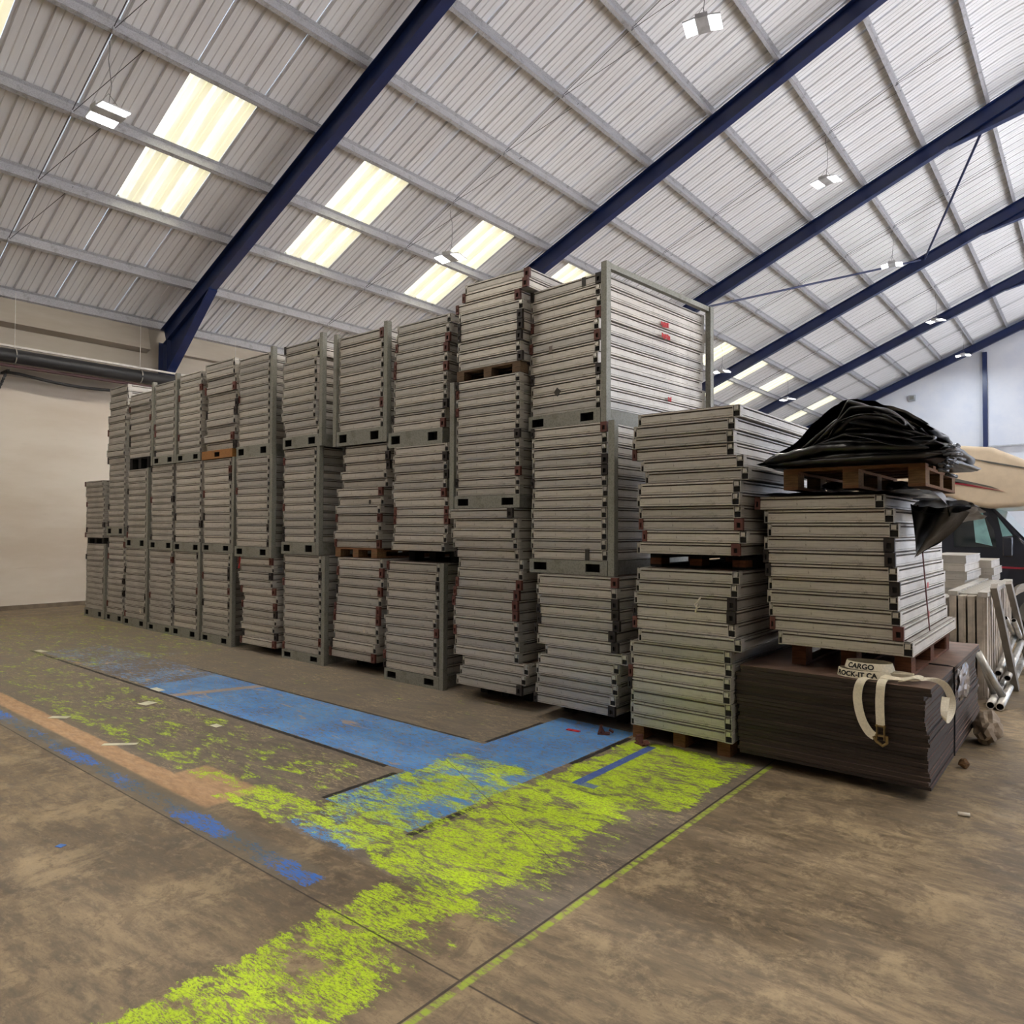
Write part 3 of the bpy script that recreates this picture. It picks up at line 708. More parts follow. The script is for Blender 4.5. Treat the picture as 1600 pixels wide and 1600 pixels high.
def pallet(name, x, y, z, W, D, h, mats, label, blocks=3, group=None, cat='pallet', solid=True):
    p = empty(name, (x, y, z))
    tb = min(0.02, h * 0.17); pl = min(0.02, h * 0.17)
    bw = 0.10
    bm_ = MB().box(-bw / 2, bw / 2, 0, 0.14, tb, h - pl * 2).mesh('block', mats[0])
    nb = MB().box(-W / 2, W / 2, 0, 0.10, h - pl, h).mesh('plank', mats[1])
    st = MB().box(-0.05, 0.05, 0, D, h - 2 * pl, h - pl).mesh('stringer', mats[1])
    bt = MB().box(-0.05, 0.05, 0, D, 0, tb).mesh('runner', mats[1])
    for i in range(3):
        xx = (-W / 2 + bw / 2) + i * (W - bw) / 2
        for j in range(3):
            link('block', bm_, p, (xx, j * (D - 0.14) / 2, 0))
        link('stringer', st, p, (xx, 0, 0)); link('runner', bt, p, (xx, 0, 0))
    n = max(5, int(D / 0.2))
    for j in range(n):
        link('plank', nb, p, (0, j * (D - 0.10) / (n - 1), 0))
    if mats[1] == 'blackwood' and solid: link('side_blocker', MB().box(W / 2 - 0.02, W / 2 - 0.004, 0.16, D - 0.17, tb, h - pl).mesh('side_blocker', mats[1]), p)  # added board, stops light showing through the side gap
    if solid: link('end_blocker', MB().box(-W / 2 + 0.005, W / 2 - 0.005, D - 0.16, D - 0.142, tb, h - pl).mesh('end_blocker', mats[1]), p)  # added board closing the rear gap against light from behind
    tag(p, label, cat, group)
    return p

def stillage(x0, x1, y, z, h, ztop, posts, label, mat='galv', D=1.86, rail=False, pockets=2, rz=0.0, group='steel stillages'):
    W = x1 - x0
    s = empty('steel_stillage', (x1, y, z), rz)
    a, b = -W, 0.0
    m = MB(); yf, yb = 0.0, 0.012
    hw = min(0.15, W * 0.2); zz0, zz1 = h * 0.22, h * 0.78
    if pockets == 2:
        xs = [a + 0.045, a + 0.045 + hw, b - 0.075 - hw, b - 0.075]
    else:
        xs = [a + W * 0.42, a + W * 0.42 + hw]
    m.box(a, b, yf, yb, 0.0, zz0); m.box(a, b, yf, yb, zz1, h)
    cuts = [a] + xs + [b]
    for i in range(0, len(cuts), 2): m.box(cuts[i], cuts[i + 1], yf, yb, zz0, zz1)
    m.build('front_beam', mat, s)
    for i in range(0, len(xs), 2):
        f = MB(); q0, q1 = xs[i] - 0.006, xs[i + 1] + 0.006
        f.box(q0, q0 + 0.005, yb, D, zz0 - 0.004, zz1 + 0.004); f.box(q1 - 0.005, q1, yb, D, zz0 - 0.004, zz1 + 0.004)
        f.box(q0, q1, yb, D, zz0 - 0.006, zz0 - 0.001); f.box(q0, q1, yb, D, zz1 + 0.001, zz1 + 0.006); f.box(q0, q1, 0.10, 0.11, zz0, zz1)
        f.build('fork_channel', 'black', s)  # walls and plug coloured black for the shade in the slot
    for sx in (a, b - 0.014):
        MB().box(sx, sx + 0.014, yb, D, 0.0, h).build('side_beam', mat, s)
    MB().box(a, b, D, D + 0.012, 0.0, h).build('back_beam', mat, s)
    MB().box(a + 0.02, b - 0.02, 0.02, D, h - 0.006, h - 0.001).build('base_plate', mat, s)
    hp = ztop - z
    for c in posts:
        px = (b + 0.010) if 'R' in c else (a - 0.070)
        py = 0.0 if 'F' in c else D - 0.05
        pmesh = MB(); wv = 0.06
        pmesh.box(px, px + wv, py - 0.004, py, 0.0, hp); pmesh.box(px, px + 0.006, py, py + 0.06, 0.0, hp); pmesh.box(px + wv - 0.006, px + wv, py, py + 0.06, 0.0, hp)
        pmesh.box(px, px + wv, py + 0.055, py + 0.06, 0.0, hp)
        pmesh.build('post', mat, s)
    if rail:
        px = b + 0.004
        MB().box(px, px + 0.05, 0.06, D - 0.05, hp - 0.05, hp).build('top_rail', mat, s)
    tag(s, label, 'stillage', group)
    return s

# name, front y, carrier, panels z0, z1, count, x left, x right at foot, x right at top, right edge of each panel from the top
TIERS = [
    ('C0t', 5.22, 'pal', 0.879, 1.942, 11, -1.861, -0.944, -1.106, [-1.106, -1.053, -1.024, -1.055, -1.044, -1.03, -1.023, -1.031, -1.02, -1.002, -0.944]),
    ('C1b', 5.05, 'pal', 0.135, 1.396, 13, -2.908, -2.086, -2.025, [-2.026, -2.04, -2.064, -2.069, -2.065, -2.008, -2.027, -2.065, -2.065, -2.066, -2.075, -2.09, -2.09]),
    ('C1m', 5.05, 'pal', 1.507, 2.616, 12, -2.887, -2.025, -2.018, [-2.018, -2.052, -2.066, -2.071, -1.995, -1.962, -2.015, -2.02, -2.02, -2.001, -1.968, -2.025]),
    ('C2b', 5.15, 'pal', 0.134, 1.293, 13, -4.016, -3.129, -3.113, [-3.113, -3.112, -3.1, -3.1, -3.081, -3.124, -3.093, -3.009, -3.099, -3.111, -3.111, -3.129, -3.141]),
    ('C2m', 5.25, 'rackR', 1.422, 2.63, 13, -4.093, -3.275, -3.277, None),
    ('C2t', 5.33, 'rackR', 2.769, 3.979, 12, -4.248, -3.4, -3.383, [-3.39, -3.403, -3.396, -3.402, -3.422, -3.408, -3.415, -3.428, -3.394, -3.401, -3.4, -3.393]),
    ('C3b', 5.24, 'pal', 0.139, 1.896, 18, -5.078, -4.253, -4.303, [-4.303, -4.263, -4.263, -4.247, -4.246, -4.191, -4.191, -4.198, -4.244, -4.251, -4.25, -4.234, -4.233, -4.233, -4.225, -4.117, -4.147, -4.185]),
    ('C3m', 5.3, 'rackL', 2.026, 3.204, 13, -5.118, -4.282, -4.305, None),
    ('C3t', 5.3, 'pal', 3.311, 4.196, 9, -5.13, -4.282, -4.186, [-4.186, -4.185, -4.286, -4.239, -4.246, -4.237, -4.26, -4.283, -4.259]),
    ('C4b', 5.35, 'rackR', 0.127, 1.329, 12, -6.192, -5.4, -5.384, [-5.393, -5.411, -5.4, -5.408, -5.427, -5.406, -5.453, -5.414, -5.432, -5.44, -5.439, -5.438]),
    ('C4m', 5.3, 'pal', 1.454, 2.596, 12, -6.129, -5.278, -5.234, [-5.233, -5.232, -5.241, -5.23, -5.248, -5.266, -5.218, -5.217, -5.226, -5.225, -5.224, -5.279]),
    ('C4t', 5.35, 'rack0', 2.767, 3.97, 12, -6.205, -5.37, -5.259, [-5.258, -5.276, -5.284, -5.302, -5.301, -5.31, -5.318, -5.317, -5.307, -5.306, -5.343, -5.342]),
    ('C5b', 5.38, 'pal', 0.139, 1.345, 11, -7.288, -6.459, -6.342, [-6.341, -6.328, -6.327, -6.37, -6.368, -6.378, -6.376, -6.386, -6.407, -6.428, -6.46]),
    ('C5m', 5.38, 'pal', 1.461, 2.678, 12, -7.26, -6.399, -6.249, [-6.249, -6.236, -6.246, -6.267, -6.276, -6.352, -6.351, -6.372, -6.382, -6.391, -6.401, -6.4]),
    ('C5t', 5.35, 'rackLR', 2.857, 4.006, 10, -7.156, -6.327, -6.343, None),
    ('C6b', 5.35, 'rackR', 0.115, 1.351, 12, -8.272, -7.453, -7.476, None),
    ('C6m', 5.35, 'rackR', 1.508, 2.717, 12, -8.317, -7.585, -7.594, None),
    ('C6t', 5.35, 'rackR', 2.874, 4.084, 11, -8.301, -7.544, -7.566, [-7.565, -7.563, -7.615, -7.613, -7.611, -7.622, -7.62, -7.631, -7.629, -7.573, -7.545]),
    ('C7b', 5.33, 'pal', 0.099, 1.289, 12, -9.375, -8.403, -8.505, [-8.504, -8.501, -8.514, -8.482, -8.434, -8.372, -8.385, -8.383, -8.381, -8.438, -8.406, -8.404]),
    ('C7m', 5.3, 'rackR', 1.433, 2.669, 12, -9.391, -8.551, -8.564, None),
    ('C7t', 5.35, 'rackR', 2.834, 4.083, 12, -9.463, -8.648, -8.661, None),
    ('C8b', 5.33, 'rackR', 0.132, 1.329, 12, -10.368, -9.582, -9.597, None),
    ('C8m', 5.33, 'rackR', 1.457, 2.698, 11, -10.37, -9.565, -9.598, None),
    ('C8t', 5.33, 'rust', 2.825, 4.133, 11, -10.409, -9.567, -9.479, [-9.53, -9.492, -9.472, -9.469, -9.448, -9.445, -9.442, -9.456, -9.47, -9.502, -9.499]),
    ('C9b', 5.33, 'rackR', 0.145, 1.315, 11, -11.278, -10.504, -10.501, None),
    ('C9m', 5.33, 'rack0', 1.46, 2.701, 11, -11.28, -10.447, -10.445, None),
    ('C9t', 5.33, 'rackL', 2.838, 4.076, 12, -11.218, -10.488, -10.467, None),
    ('C10b', 5.33, 'rack0', 0.128, 1.324, 10, -12.127, -11.321, -11.34, None),
    ('C10m', 5.33, 'rack0', 1.476, 2.701, 11, -12.107, -11.323, -11.343, None),
    ('C10t', 5.33, 'rackL', 2.842, 4.034, 11, -11.947, -11.326, -11.344, None),
    ('C11b', 5.35, 'rackR', 0.144, 1.333, 10, -13.111, -12.292, -12.312, None),
    ('C11m', 5.35, 'rackR', 1.504, 2.681, 10, -13.061, -12.318, -12.338, None),
    ('C11t', 5.35, 'pal', 2.876, 3.976, 10, -13.17, -12.203, -12.196, None),
    ('C12b', 5.38, 'rack0', 0.15, 1.537, 11, -13.945, -13.238, -13.215, None),
    ('C12m', 5.38, 'rack0', 1.694, 2.829, 9, -13.926, -13.248, -13.241, None),
    ('C12t', 5.38, 'none', 3.055, 4.209, 10, -14.012, -13.25, -13.166, None),
    ('C13b', 5.4, 'rackR', 0.157, 1.375, 12, -15.003, -14.138, -14.134, None),
    ('C13m', 5.4, 'pal', 1.422, 2.552, 11, -15.036, -14.137, -14.186, None),
]

ORD = ['', 'topmost', 'second', 'third', 'fourth', 'fifth', 'sixth', 'seventh', 'eighth', 'ninth', 'tenth', 'eleventh', 'twelfth', 'thirteenth', 'fourteenth', 'fifteenth',
       'sixteenth', 'seventeenth', 'eighteenth', 'nineteenth', 'twentieth', 'twenty-first', 'twenty-second', 'twenty-third', 'twenty-fourth', 'twenty-fifth', 'twenty-sixth', 'twenty-seventh', 'twenty-eighth']
COLN = {1: 'first', 2: 'second', 3: 'third', 4: 'fourth', 5: 'fifth', 6: 'sixth', 7: 'seventh', 8: 'eighth', 9: 'ninth', 10: 'tenth', 11: 'eleventh', 12: 'twelfth', 13: 'thirteenth'}
TIERN = {'b': 'bottom', 'm': 'middle', 't': 'upper'}
CAPS = {'C1b': {2: 'blk', 3: 'blk'}, 'C1m': {11: 'red'}, 'C0t': {3: 'blk', 4: 'blk', 6: 'blk', 9: 'red'},
        'C2b': {0: 'red', 2: 'blk', 3: 'blk', 4: 'blk', 5: 'blk', 6: 'blk', 12: 'blk'}, 'C2t': {0: 'blk', 3: 'red', 5: 'red', 8: 'blk'},
        'C3b': {7: 'red', 8: 'red', 9: 'red', 10: 'red', 17: 'blk'}, 'C3t': {0: 'red', 1: 'red', 2: 'red', 4: 'blk', 5: 'blk'}, 'C4m': {5: 'red', 7: 'red', 8: 'red'}, 'C4t': {2: 'red', 5: 'red', 9: 'blk'},
        'C5m': {5: 'red', 8: 'red', 11: 'red'}, 'C5b': {1: 'red', 5: 'red', 6: 'red', 10: 'red'}, 'C7b': {0: 'red', 4: 'red', 6: 'red', 10: 'blk', 11: 'red'}, 'C8t': {3: 'red', 5: 'blk', 6: 'blk', 9: 'red'}}
TILT = {'C4b': {5: -0.6, 6: -0.9, 7: -0.8, 8: -0.6}, 'C3b': {12: 0.15, 13: 0.15}}
def sgn_rand(a): return random.uniform(-a, a)
tops = {}
FACE = {}
stuffV, stuffF, stuffM = [], [], []
def add_stuff(me, mtx, mp):
    i = len(stuffV)
    stuffV.extend(tuple(mtx @ v.co) for v in me.vertices)
    for p in me.polygons:
        stuffF.append(tuple(i + q for q in p.vertices)); stuffM.append(mp[p.material_index])
for rec in sorted(TIERS, key=lambda r: (int(r[0][1:-1]), 'bmt'.index(r[0][-1]))):
    nm, Y, kind, z1, z2, n, xl, xr, xrt, offs = rec
    col = int(nm[1:-1]); tier = nm[-1]
    rnd = random.Random(nm)
    W = 0.865 if col == 0 else (0.84 if 0.78 <= xr - xl else max(0.72, xr - xl))
    if offs is None and kind.startswith('rack') and xr - xl < 0.84: W = max(0.70, xr - xl)
    if col >= 10: n = max(8, round((z2 - z1) / 0.104))
    base = tops.get(col, 0.0) + (0.002 if tier != 'b' else 0.0)
    if col == 0: base = 0.7165
    if z1 < base + 0.05 and kind != 'none': z1 = base + 0.11
    if kind == 'none': z1 = base
    h = z1 - base - 0.002
    t = (z2 - z1) / n
    tops[col] = z2
    if col == 0: colname = 'pile on the dark boards'
    else: colname = '%s column from the dark boards' % COLN[col]
    tn = TIERN[tier]
    yy = Y + 0.012
    if kind.startswith('rack') or kind == 'rust':
        yy = Y + 0.014
        posts = []
        if 'R' in kind: posts += ['FR', 'BR']
        if kind[4:] in ('L', 'LR') : posts += ['FL', 'BL']
        x0, x1 = xr - W - 0.012, xr + 0.012
        if nm == 'C2t': lab = 'tall galvanised stillage with a rail along its top, carrying the highest panels'
        elif kind == 'rust': lab = 'rust-brown steel stillage base under the upper stack, eighth column from the dark boards'
        else: lab = 'galvanised steel stillage under the %s stack, %s' % (tn, colname)
        last = tier == 't' or (col == 4 and tier == 'b')
        zt = z2 + (0.05 if tier == 't' else -0.001)
        if nm == 'C2t': zt = 4.05
        if kind == 'rust': posts = []
        rz = R(-5.0) if nm == 'C2t' else sgn_rand(R(0.3))
        stillage(x0, x1, Y, base, h, zt, posts, lab, mat='rust' if kind == 'rust' else 'galv', rail=(nm == 'C2t'), pockets=1 if kind == 'rust' else 2, rz=rz)
    elif kind == 'pal':
        mats = ('wood', 'wood')
        yo, wo, xo = 0.05, 0.90, 0
        if nm == 'C0t': mats = ('woodred', 'woodred'); yo = 0.17
        if nm == 'C1b': mats = ('wood', 'wood'); yo = 0.14; xo = -0.06; wo = 0.98
        if nm == 'C1m': mats = ('woodred', 'blackwood'); yo = 0.18; wo = 0.94
        if nm in ('C2b', 'C3b', 'C7b', 'C5b'): mats = ('blackwood', 'blackwood'); yo = 0.35; wo = 0.8
        if nm == 'C5m': mats = ('woodpale', 'wood'); yo = 0.0; wo = 0.92
        if nm == 'C4m': mats = ('blackwood', 'blackwood'); yo = 0.25; wo = 0.9
        if nm == 'C3t': mats = ('woodgrey', 'woodgrey'); yo = 0.02; wo = 1.0
        if nm in ('C11t', 'C13m'): mats = ('blackwood', 'blackwood'); yo = 0.02
        adj = {'wood': 'brown wooden', 'woodred': 'dark red-brown wooden', 'woodpale': 'pale chipboard-block', 'woodgrey': 'grey weathered wooden', 'blackwood': 'black'}[mats[0]]
        pallet('pallet', xr - W / 2 + xo, Y + yo, base, W * wo, DEPTH - 0.1 - yo, h, mats, '%s pallet under the %s stack, %s' % (adj, tn, colname) if col else 'dark red-brown wooden pallet between the aluminium pile and the dark boards', group='pallets under the panels')
    for i in range(n):
        zi = z2 - (i + 1) * t
        if offs: xri = min(offs[i] - (0.02 if nm == 'C8t' else 0), -2.092 if nm == 'C1b' and i >= 6 else 99)
        else:
            xri = xr + (xrt - xr) * (1 - (i + .5) / n) + rnd.uniform(-0.012, 0.004)
        if 'R' in kind and kind.startswith('rack'): xri = min(xri, xr + 0.004)
        if 'L' in kind and kind.startswith('rack'): xri = max(xri, xr - 0.006)
        dy = rnd.uniform(-0.004, 0.018)
        if kind in ('pal', 'none') or offs: dy = rnd.uniform(-0.02, 0.02)
        rz = rnd.uniform(-0.006, 0.006) if kind in ('pal', 'none') else rnd.uniform(-0.003, 0.003)
        if kind.startswith('rack'): dy = 0.003 + abs(dy) * 0.6
        ry = R(TILT.get(nm, {}).get(i, 0.0)) + rnd.uniform(-0.0015, 0.0015)
        xc = xri - W / 2
        if nm == 'C2t':
            # the whole crate is turned a little
            a = R(-5.0); px, py = xr + 0.012, Y
            dx_, dy_ = xc - px, (yy + dy) - py
            xc, yv = px + dx_ * math.cos(a) - dy_ * math.sin(a), py + dx_ * math.sin(a) + dy_ * math.cos(a)
            rz += a
        else: yv = yy + dy
        FACE.setdefault(nm, []).append((xc, yv, zi, t, rz))
        kr = CAPS.get(nm, {}).get(i) or ('open' if rnd.random() < 0.88 else rnd.choice(['red', 'blk', 'blk']))
        kl = 'open' if rnd.random() < 0.82 else rnd.choice(['red', 'blk'])
        if i in CAPS.get(nm, {}): kl = CAPS[nm][i] if rnd.random() < 0.6 else kl
        if col <= 9:
            o = make_panel(xc, yv, zi, W, t, rz, 0.0, ry, kr, kl, corners4=(col <= 3))
            word = ORD[i + 1]
            if col == 0:
                lab = '%s aluminium panel of the pile standing on the dark boards' % word if i < n - 1 else 'bottom aluminium panel of the pile on the dark boards, jutting out sideways'
            elif i == n - 1: lab = 'lowest aluminium panel of the %s stack, %s' % (tn, colname)
            elif i == 0: lab = 'topmost aluminium panel of the %s stack, %s' % (tn, colname)
            else: lab = '%s aluminium panel down in the %s stack, %s' % (word, tn, colname)
            tag(o, lab, 'panel', 'stacked aluminium deck panels')
        else:
            k, (pm_, cm) = get_panel(W, DEPTH, t)
            mt = Matrix.Translation((xc, yv, zi)) @ Matrix.Rotation(rz, 4, 'Z') @ Matrix.Rotation(ry, 4, 'Y')
            add_stuff(pm_, mt, {0: 0, 1: 1, 2: 2, 3: 6})
            f = {'open': 0, 'red': 4, 'blk': 5}
            add_stuff(cm[kr], mt @ Matrix.Translation((k[0] / 2 - 0.058, 0, 0)), {0: f[kr], 1: 2, 2: 3})
            add_stuff(cm[kl + 'L'], mt @ Matrix.Translation((-k[0] / 2 + 0.030, 0, 0)) @ Matrix.Scale(-1, 4, (1, 0, 0)), {0: f[kl], 1: 2, 2: 3})
sm = MB(); sm.v, sm.f, sm.mi = stuffV, stuffF, stuffM
tag(sm.build('distant_deck_panels', ['alu', 'ply', 'black', 'tab', 'capred', 'capblk', 'groove']), 'many more grey aluminium panels stacked in the four columns nearest the eaves wall', 'panels', 'stacked aluminium deck panels', 'stuff')

# small marks on the panels: stickers, tape, tags
def flat(name, pts, mat, label, cat, parent=None):
    m = MB(); i = 0
    m.v = list(pts); n = len(pts) // 2; m.f = [tuple(range(n))[::-1], tuple(range(n, 2 * n))] + [(k, (k + 1) % n, n + (k + 1) % n, n + k) for k in range(n)]; m.mi = [0] * len(m.f)
    return tag(m.build(name, mat), label, cat)
def sticker(name, x, y, z, w, h, mat, label, cat='sticker', rot=0.0, th=0.002):
    m = MB().box(-w / 2, w / 2, -th, 0, -h / 2, h / 2, 0, Matrix.Rotation(rot, 4, 'Y'))
    return tag(m.build(name, mat, None, loc=(x, y, z)), label, cat)
M['reds'] = simple('red_print', rgb(190, 32, 40), 0.5, var=0.3, scale=60)
M['tapeblk'] = simple('dark_tape', rgb(58, 56, 52), 0.5)
M['paper'] = simple('pale_paper', rgb(214, 206, 192), 0.7)

def sticker_on(nm, name, x, z, w, h, mat, label, cat='sticker', rot=0.0):
    ys = [yv + (x - xc) * math.tan(rz) for xc, yv, zi, t, rz in FACE[nm] if zi - h / 2 < z < zi + t + h / 2]
    xc, yv, zi, t, rz = FACE[nm][0]
    o = sticker(name, x, min(ys) - 0.0002, z, w, h, mat, label, cat, rot)
    if nm == 'C2t': o.rotation_euler = (0, 0, R(-5.0))
    return o

# ---- dark board pile
BX0, BX1, BY = -2.062, -0.845, 5.12
NB_ = 24; bt = (0.712 - 0.085) / NB_
k = NB('dark_film_board'); co = k.coord()
g = k.noise(k.coord(scale=(0.6, 0.6, 60)), 4, 5, 0.7)
sp_ = k.noise(k.coord(scale=(1, 1, 6)), 22, 4, 0.7)
col_ = k.mix(k.smooth(g, 0.4, 0.7), rgb(40, 33, 30), rgb(62, 50, 44))
col_ = k.mix(k.smooth(sp_, 0.62, 0.72, 0, 0.5), col_, rgb(112, 94, 86))
hv = k.n('ShaderNodeHueSaturation'); k.put(hv.inputs['Color'], col_); k.put(hv.inputs['Value'], k.smooth(k.rand(), 0, 1, 0.65, 1.35))
M['board'] = k.set(hv.outputs[0], 0.5, 0, 0.4)
M['boardtop'] = simple('board_face', rgb(122, 98, 86), 0.5, var=0.25, scale=5)
rb_ = random.Random(5)
for i in range(NB_):
    z = 0.085 + (NB_ - 1 - i) * bt
    jx, jy, rz = rb_.uniform(-0.007, 0.007), rb_.uniform(-0.008, 0.008), rb_.uniform(-0.002, 0.002)
    if i < 2: jx += 0.012
    if 2 <= i < 11: jx -= 0.018
    if i >= NB_ - 3: jx += 0.008; jy -= 0.01
    m = MB(); hx = (BX1 - BX0) / 2; g_ = 0.0012
    m.box(-hx, hx, 0, 2.30, 0.0, bt * 0.80 if i % 3 else bt * 0.9); m.mi[-5] = 1
    m.box(-hx + 0.006, hx - 0.006, 0.006, 2.294, bt * 0.80 if i % 3 else bt * 0.9, bt - 0.0004)
    if i == 0: m.box(-hx, hx, 0, 2.30, bt * 0.9, bt, 1)
    o = m.build('board', ['board', 'boardtop'], None, loc=((BX0 + BX1) / 2 + jx, BY + jy, z), rot=(0, 0, rz))
    word = 'topmost' if i == 0 else ('lowest' if i == NB_ - 1 else ORD[i + 1])
    tag(o, '%s dark brown film-faced board %sof the low board pile' % (word, '' if i in (0, NB_ - 1) else 'down '), 'board', 'dark boards in the low pile')
for j, yy in enumerate((0.45, 1.2, 2.0)):
    tag(MB().box(BX0 + 0.1, BX1 - 0.15, BY + yy, BY + yy + 0.09, 0.0, 0.084).build('bearer', 'blackwood'), 'black timber bearer under the dark boards, %s from the front edge' % ('first', 'second', 'third')[j], 'timber', 'bearers under the dark boards')
tag(MB().path([(BX1 + 0.016, 6.0, 0.09), (BX1 + 0.02, 6.0, 0.4), (BX1 + 0.018, 6.0, 0.722), (BX1 - 0.02, 6.0, 0.726), (-1.2, 6.02, 0.724)], 0.006, 6).build('binding_wire', simple('black_band', rgb(28, 26, 28))), 'thin black band tied round the side of the dark boards', 'band')
# crumpled film and paper bag caught on the band
def crumple(name, c, r, mat, label, cat, seed, sub=3, amp=0.35):
    bm = bmesh.new(); bmesh.ops.create_icosphere(bm, subdivisions=sub, radius=1.0)
    for v in bm.verts:
        d = mnoise.fractal(v.co * 1.6 + Vector((seed, 0, 0)), 1.0, 2.0, 4)
        q = mnoise.noise(v.co * 4 + Vector((0, seed, 0)))
        v.co *= 1 + amp * d + amp * 0.4 * q
        v.co = Vector((v.co.x * r[0], v.co.y * r[1], v.co.z * r[2]))
    me = bpy.data.meshes.new(name); bm.to_mesh(me); bm.free(); me.materials.append(mat if not isinstance(mat, str) else M[mat])
    me.polygons.foreach_set('use_smooth', [False] * len(me.polygons))
    return tag(link(name, me, None, c), label, cat)
crumple('plastic_film', (BX1 + 0.055, 6.15, 0.60), (0.035, 0.20, 0.12), simple('torn_film', rgb(120, 112, 112), 0.2, spec=0.8), 'crumpled clear film caught on the side of the dark boards', 'film', 3)
crumple('paper_bag', (BX1 + 0.12, 6.9, 0.12), (0.10, 0.17, 0.125), simple('bag_brown', rgb(150, 134, 116), 0.7), 'crumpled brown bag on the floor beside the dark boards', 'bag', 8)
crumple('wood_scrap', (-0.78, 6.05, 0.035), (0.035, 0.03, 0.035), 'woodpale', 'small pale splintered wood scrap on the floor by the board pile', 'scrap', 12, 2)

# ---- cargo strap
M['web'] = simple('cream_webbing', rgb(232, 223, 200), 0.7, var=0.06, scale=80, bump=0.001)
M['ink'] = simple('black_print', rgb(30, 28, 30), 0.7)
M['brass'] = simple('worn_brass', rgb(150, 128, 84), 0.35, 0.7, spec=0.6)
strap = empty('cargo_strap', (-1.25, 5.25, 0.713))
tag(strap, 'coiled cream webbing strap with black lettering on the corner of the board pile', 'strap')
def L(p): return (p[0] + 1.25, p[1] - 5.25, p[2] - 0.713)
ZT = 0.7170
def smooth_path(pts, wd, sub=5):
    P = [Vector(p) for p in pts]; W_ = [Vector(w).normalized() for w in wd]; o1, o2 = [], []
    for i in range(len(P) - 1):
        a, b, c, d = P[max(i - 1, 0)], P[i], P[i + 1], P[min(i + 2, len(P) - 1)]
        for j in range(sub):
            t = j / sub
            o1.append(0.5 * ((2 * b) + (c - a) * t + (2 * a - 5 * b + 4 * c - d) * t * t + (3 * b - a - 3 * c + d) * t ** 3)); o2.append(W_[i].lerp(W_[i + 1], t))
    o1.append(P[-1]); o2.append(W_[-1]); return o1, o2
def loop(cx, cy, a, b, z, w, lean, n=40, t0=0, t1=2 * math.pi, wob=0.0, rot=0.0):
    pts, wd = [], []
    for j in range(n + 1):
        t = t0 + (t1 - t0) * j / n
        x = a * math.cos(t); y = b * math.sin(t) + wob * math.sin(3 * t)
        pts.append(L((cx + x * math.cos(rot) - y * math.sin(rot), cy + x * math.sin(rot) + y * math.cos(rot), z + w / 2)))
        wd.append((lean * math.cos(t), lean * math.sin(t), 1))
    return pts, wd
web = MB()
web.ribbon(*loop(-1.235, 5.235, 0.165, 0.095, ZT, 0.054, -0.15, rot=0.12), 0.052, 0.004)
web.ribbon(*loop(-1.215, 5.268, 0.145, 0.098, ZT + 0.052, 0.05, -0.30, rot=0.06), 0.05, 0.004)
web.ribbon(*loop(-1.24, 5.262, 0.105, 0.055, ZT + 0.010, 0.055, 0.3, rot=-0.2), 0.05, 0.004)
web.ribbon(*loop(-1.15, 5.270, 0.19, 0.05, ZT + 0.004, 0.045, 0.4, rot=0.10), 0.045, 0.004)
# flat twisted run towards the corner
run = [(-1.14, 5.20, ZT + .030), (-1.10, 5.17, ZT + .028), (-1.02, 5.185, ZT + .022), (-0.95, 5.21, ZT + .03), (-0.89, 5.25, ZT + .028), (-0.845, 5.31, ZT + .022), (-0.800, 5.37, ZT - .01), (-0.775, 5.42, ZT - .07), (-0.765, 5.45, ZT - .14), (-0.768, 5.43, ZT - .20), (-0.780, 5.36, ZT - .235), (-0.788, 5.30, ZT - .22), (-0.788, 5.30, ZT - .16), (-0.785, 5.36, ZT - .09)]
rw = [(0, 1, .6), (.1, 1, .4), (.1, 1, .15), (.3, 1, .3), (.3, .8, .3), (.6, .5, .3), (.8, .4, .2), (.8, .5, .1), (.8, .6, .1), (.7, .6, -.2), (.5, .6, -.8), (.5, .6, -.8), (.7, .6, -.4), (.8, .5, -.1)]
web.ribbon(*smooth_path([L(p) for p in run], rw), 0.05, 0.004)
run2 = [(-1.02, 5.20, ZT + .012), (-0.97, 5.17, ZT + .03), (-0.93, 5.20, ZT + .045), (-0.90, 5.25, ZT + .03), (-0.95, 5.30, ZT + .01), (-1.05, 5.33, ZT + .006)]
web.ribbon(*smooth_path([L(p) for p in run2], [(0.2, 1, .3)] * 6), 0.055, 0.004)
# two strands hanging over the front edge
yF = BY - 0.030
h1 = [(-1.17, 5.22, ZT + .012), (-1.20, 5.15, ZT + .014), (-1.225, yF, ZT - .005), (-1.245, yF - .006, ZT - .08), (-1.240, yF - .008, ZT - .17), (-1.215, yF - .01, ZT - .26), (-1.175, yF - .01, ZT - .325), (-1.14, yF - .012, ZT - .345)]
web.ribbon(*smooth_path([L(p) for p in h1], [(1, 0, 0), (1, 0, 0), (1, 0, 0), (1, 0, 0), (1, 0, .15), (1, 0, .35), (.9, .1, .7), (.5, .1, .9)]), 0.054, 0.004)
h2 = [(-1.10, 5.24, ZT + .012), (-1.10, 5.15, ZT + .016), (-1.105, yF, ZT - .005), (-1.112, yF - .006, ZT - .09), (-1.112, yF - .008, ZT - .18), (-1.108, yF - .01, ZT - .27)]
web.ribbon(*smooth_path([L(p) for p in h2], [(1, 0, 0)] * 6), 0.052, 0.004)
web.build('webbing', 'web', strap)
bk = MB()
for sx in (-1.128, -1.085):
    bk.box(*[v for pair in ((sx - 0.003 + 1.25, sx + 0.003 + 1.25), (yF - 0.03 - 5.25, yF - 5.25), (ZT - .36 - .713, ZT - .265 - .713)) for v in pair])
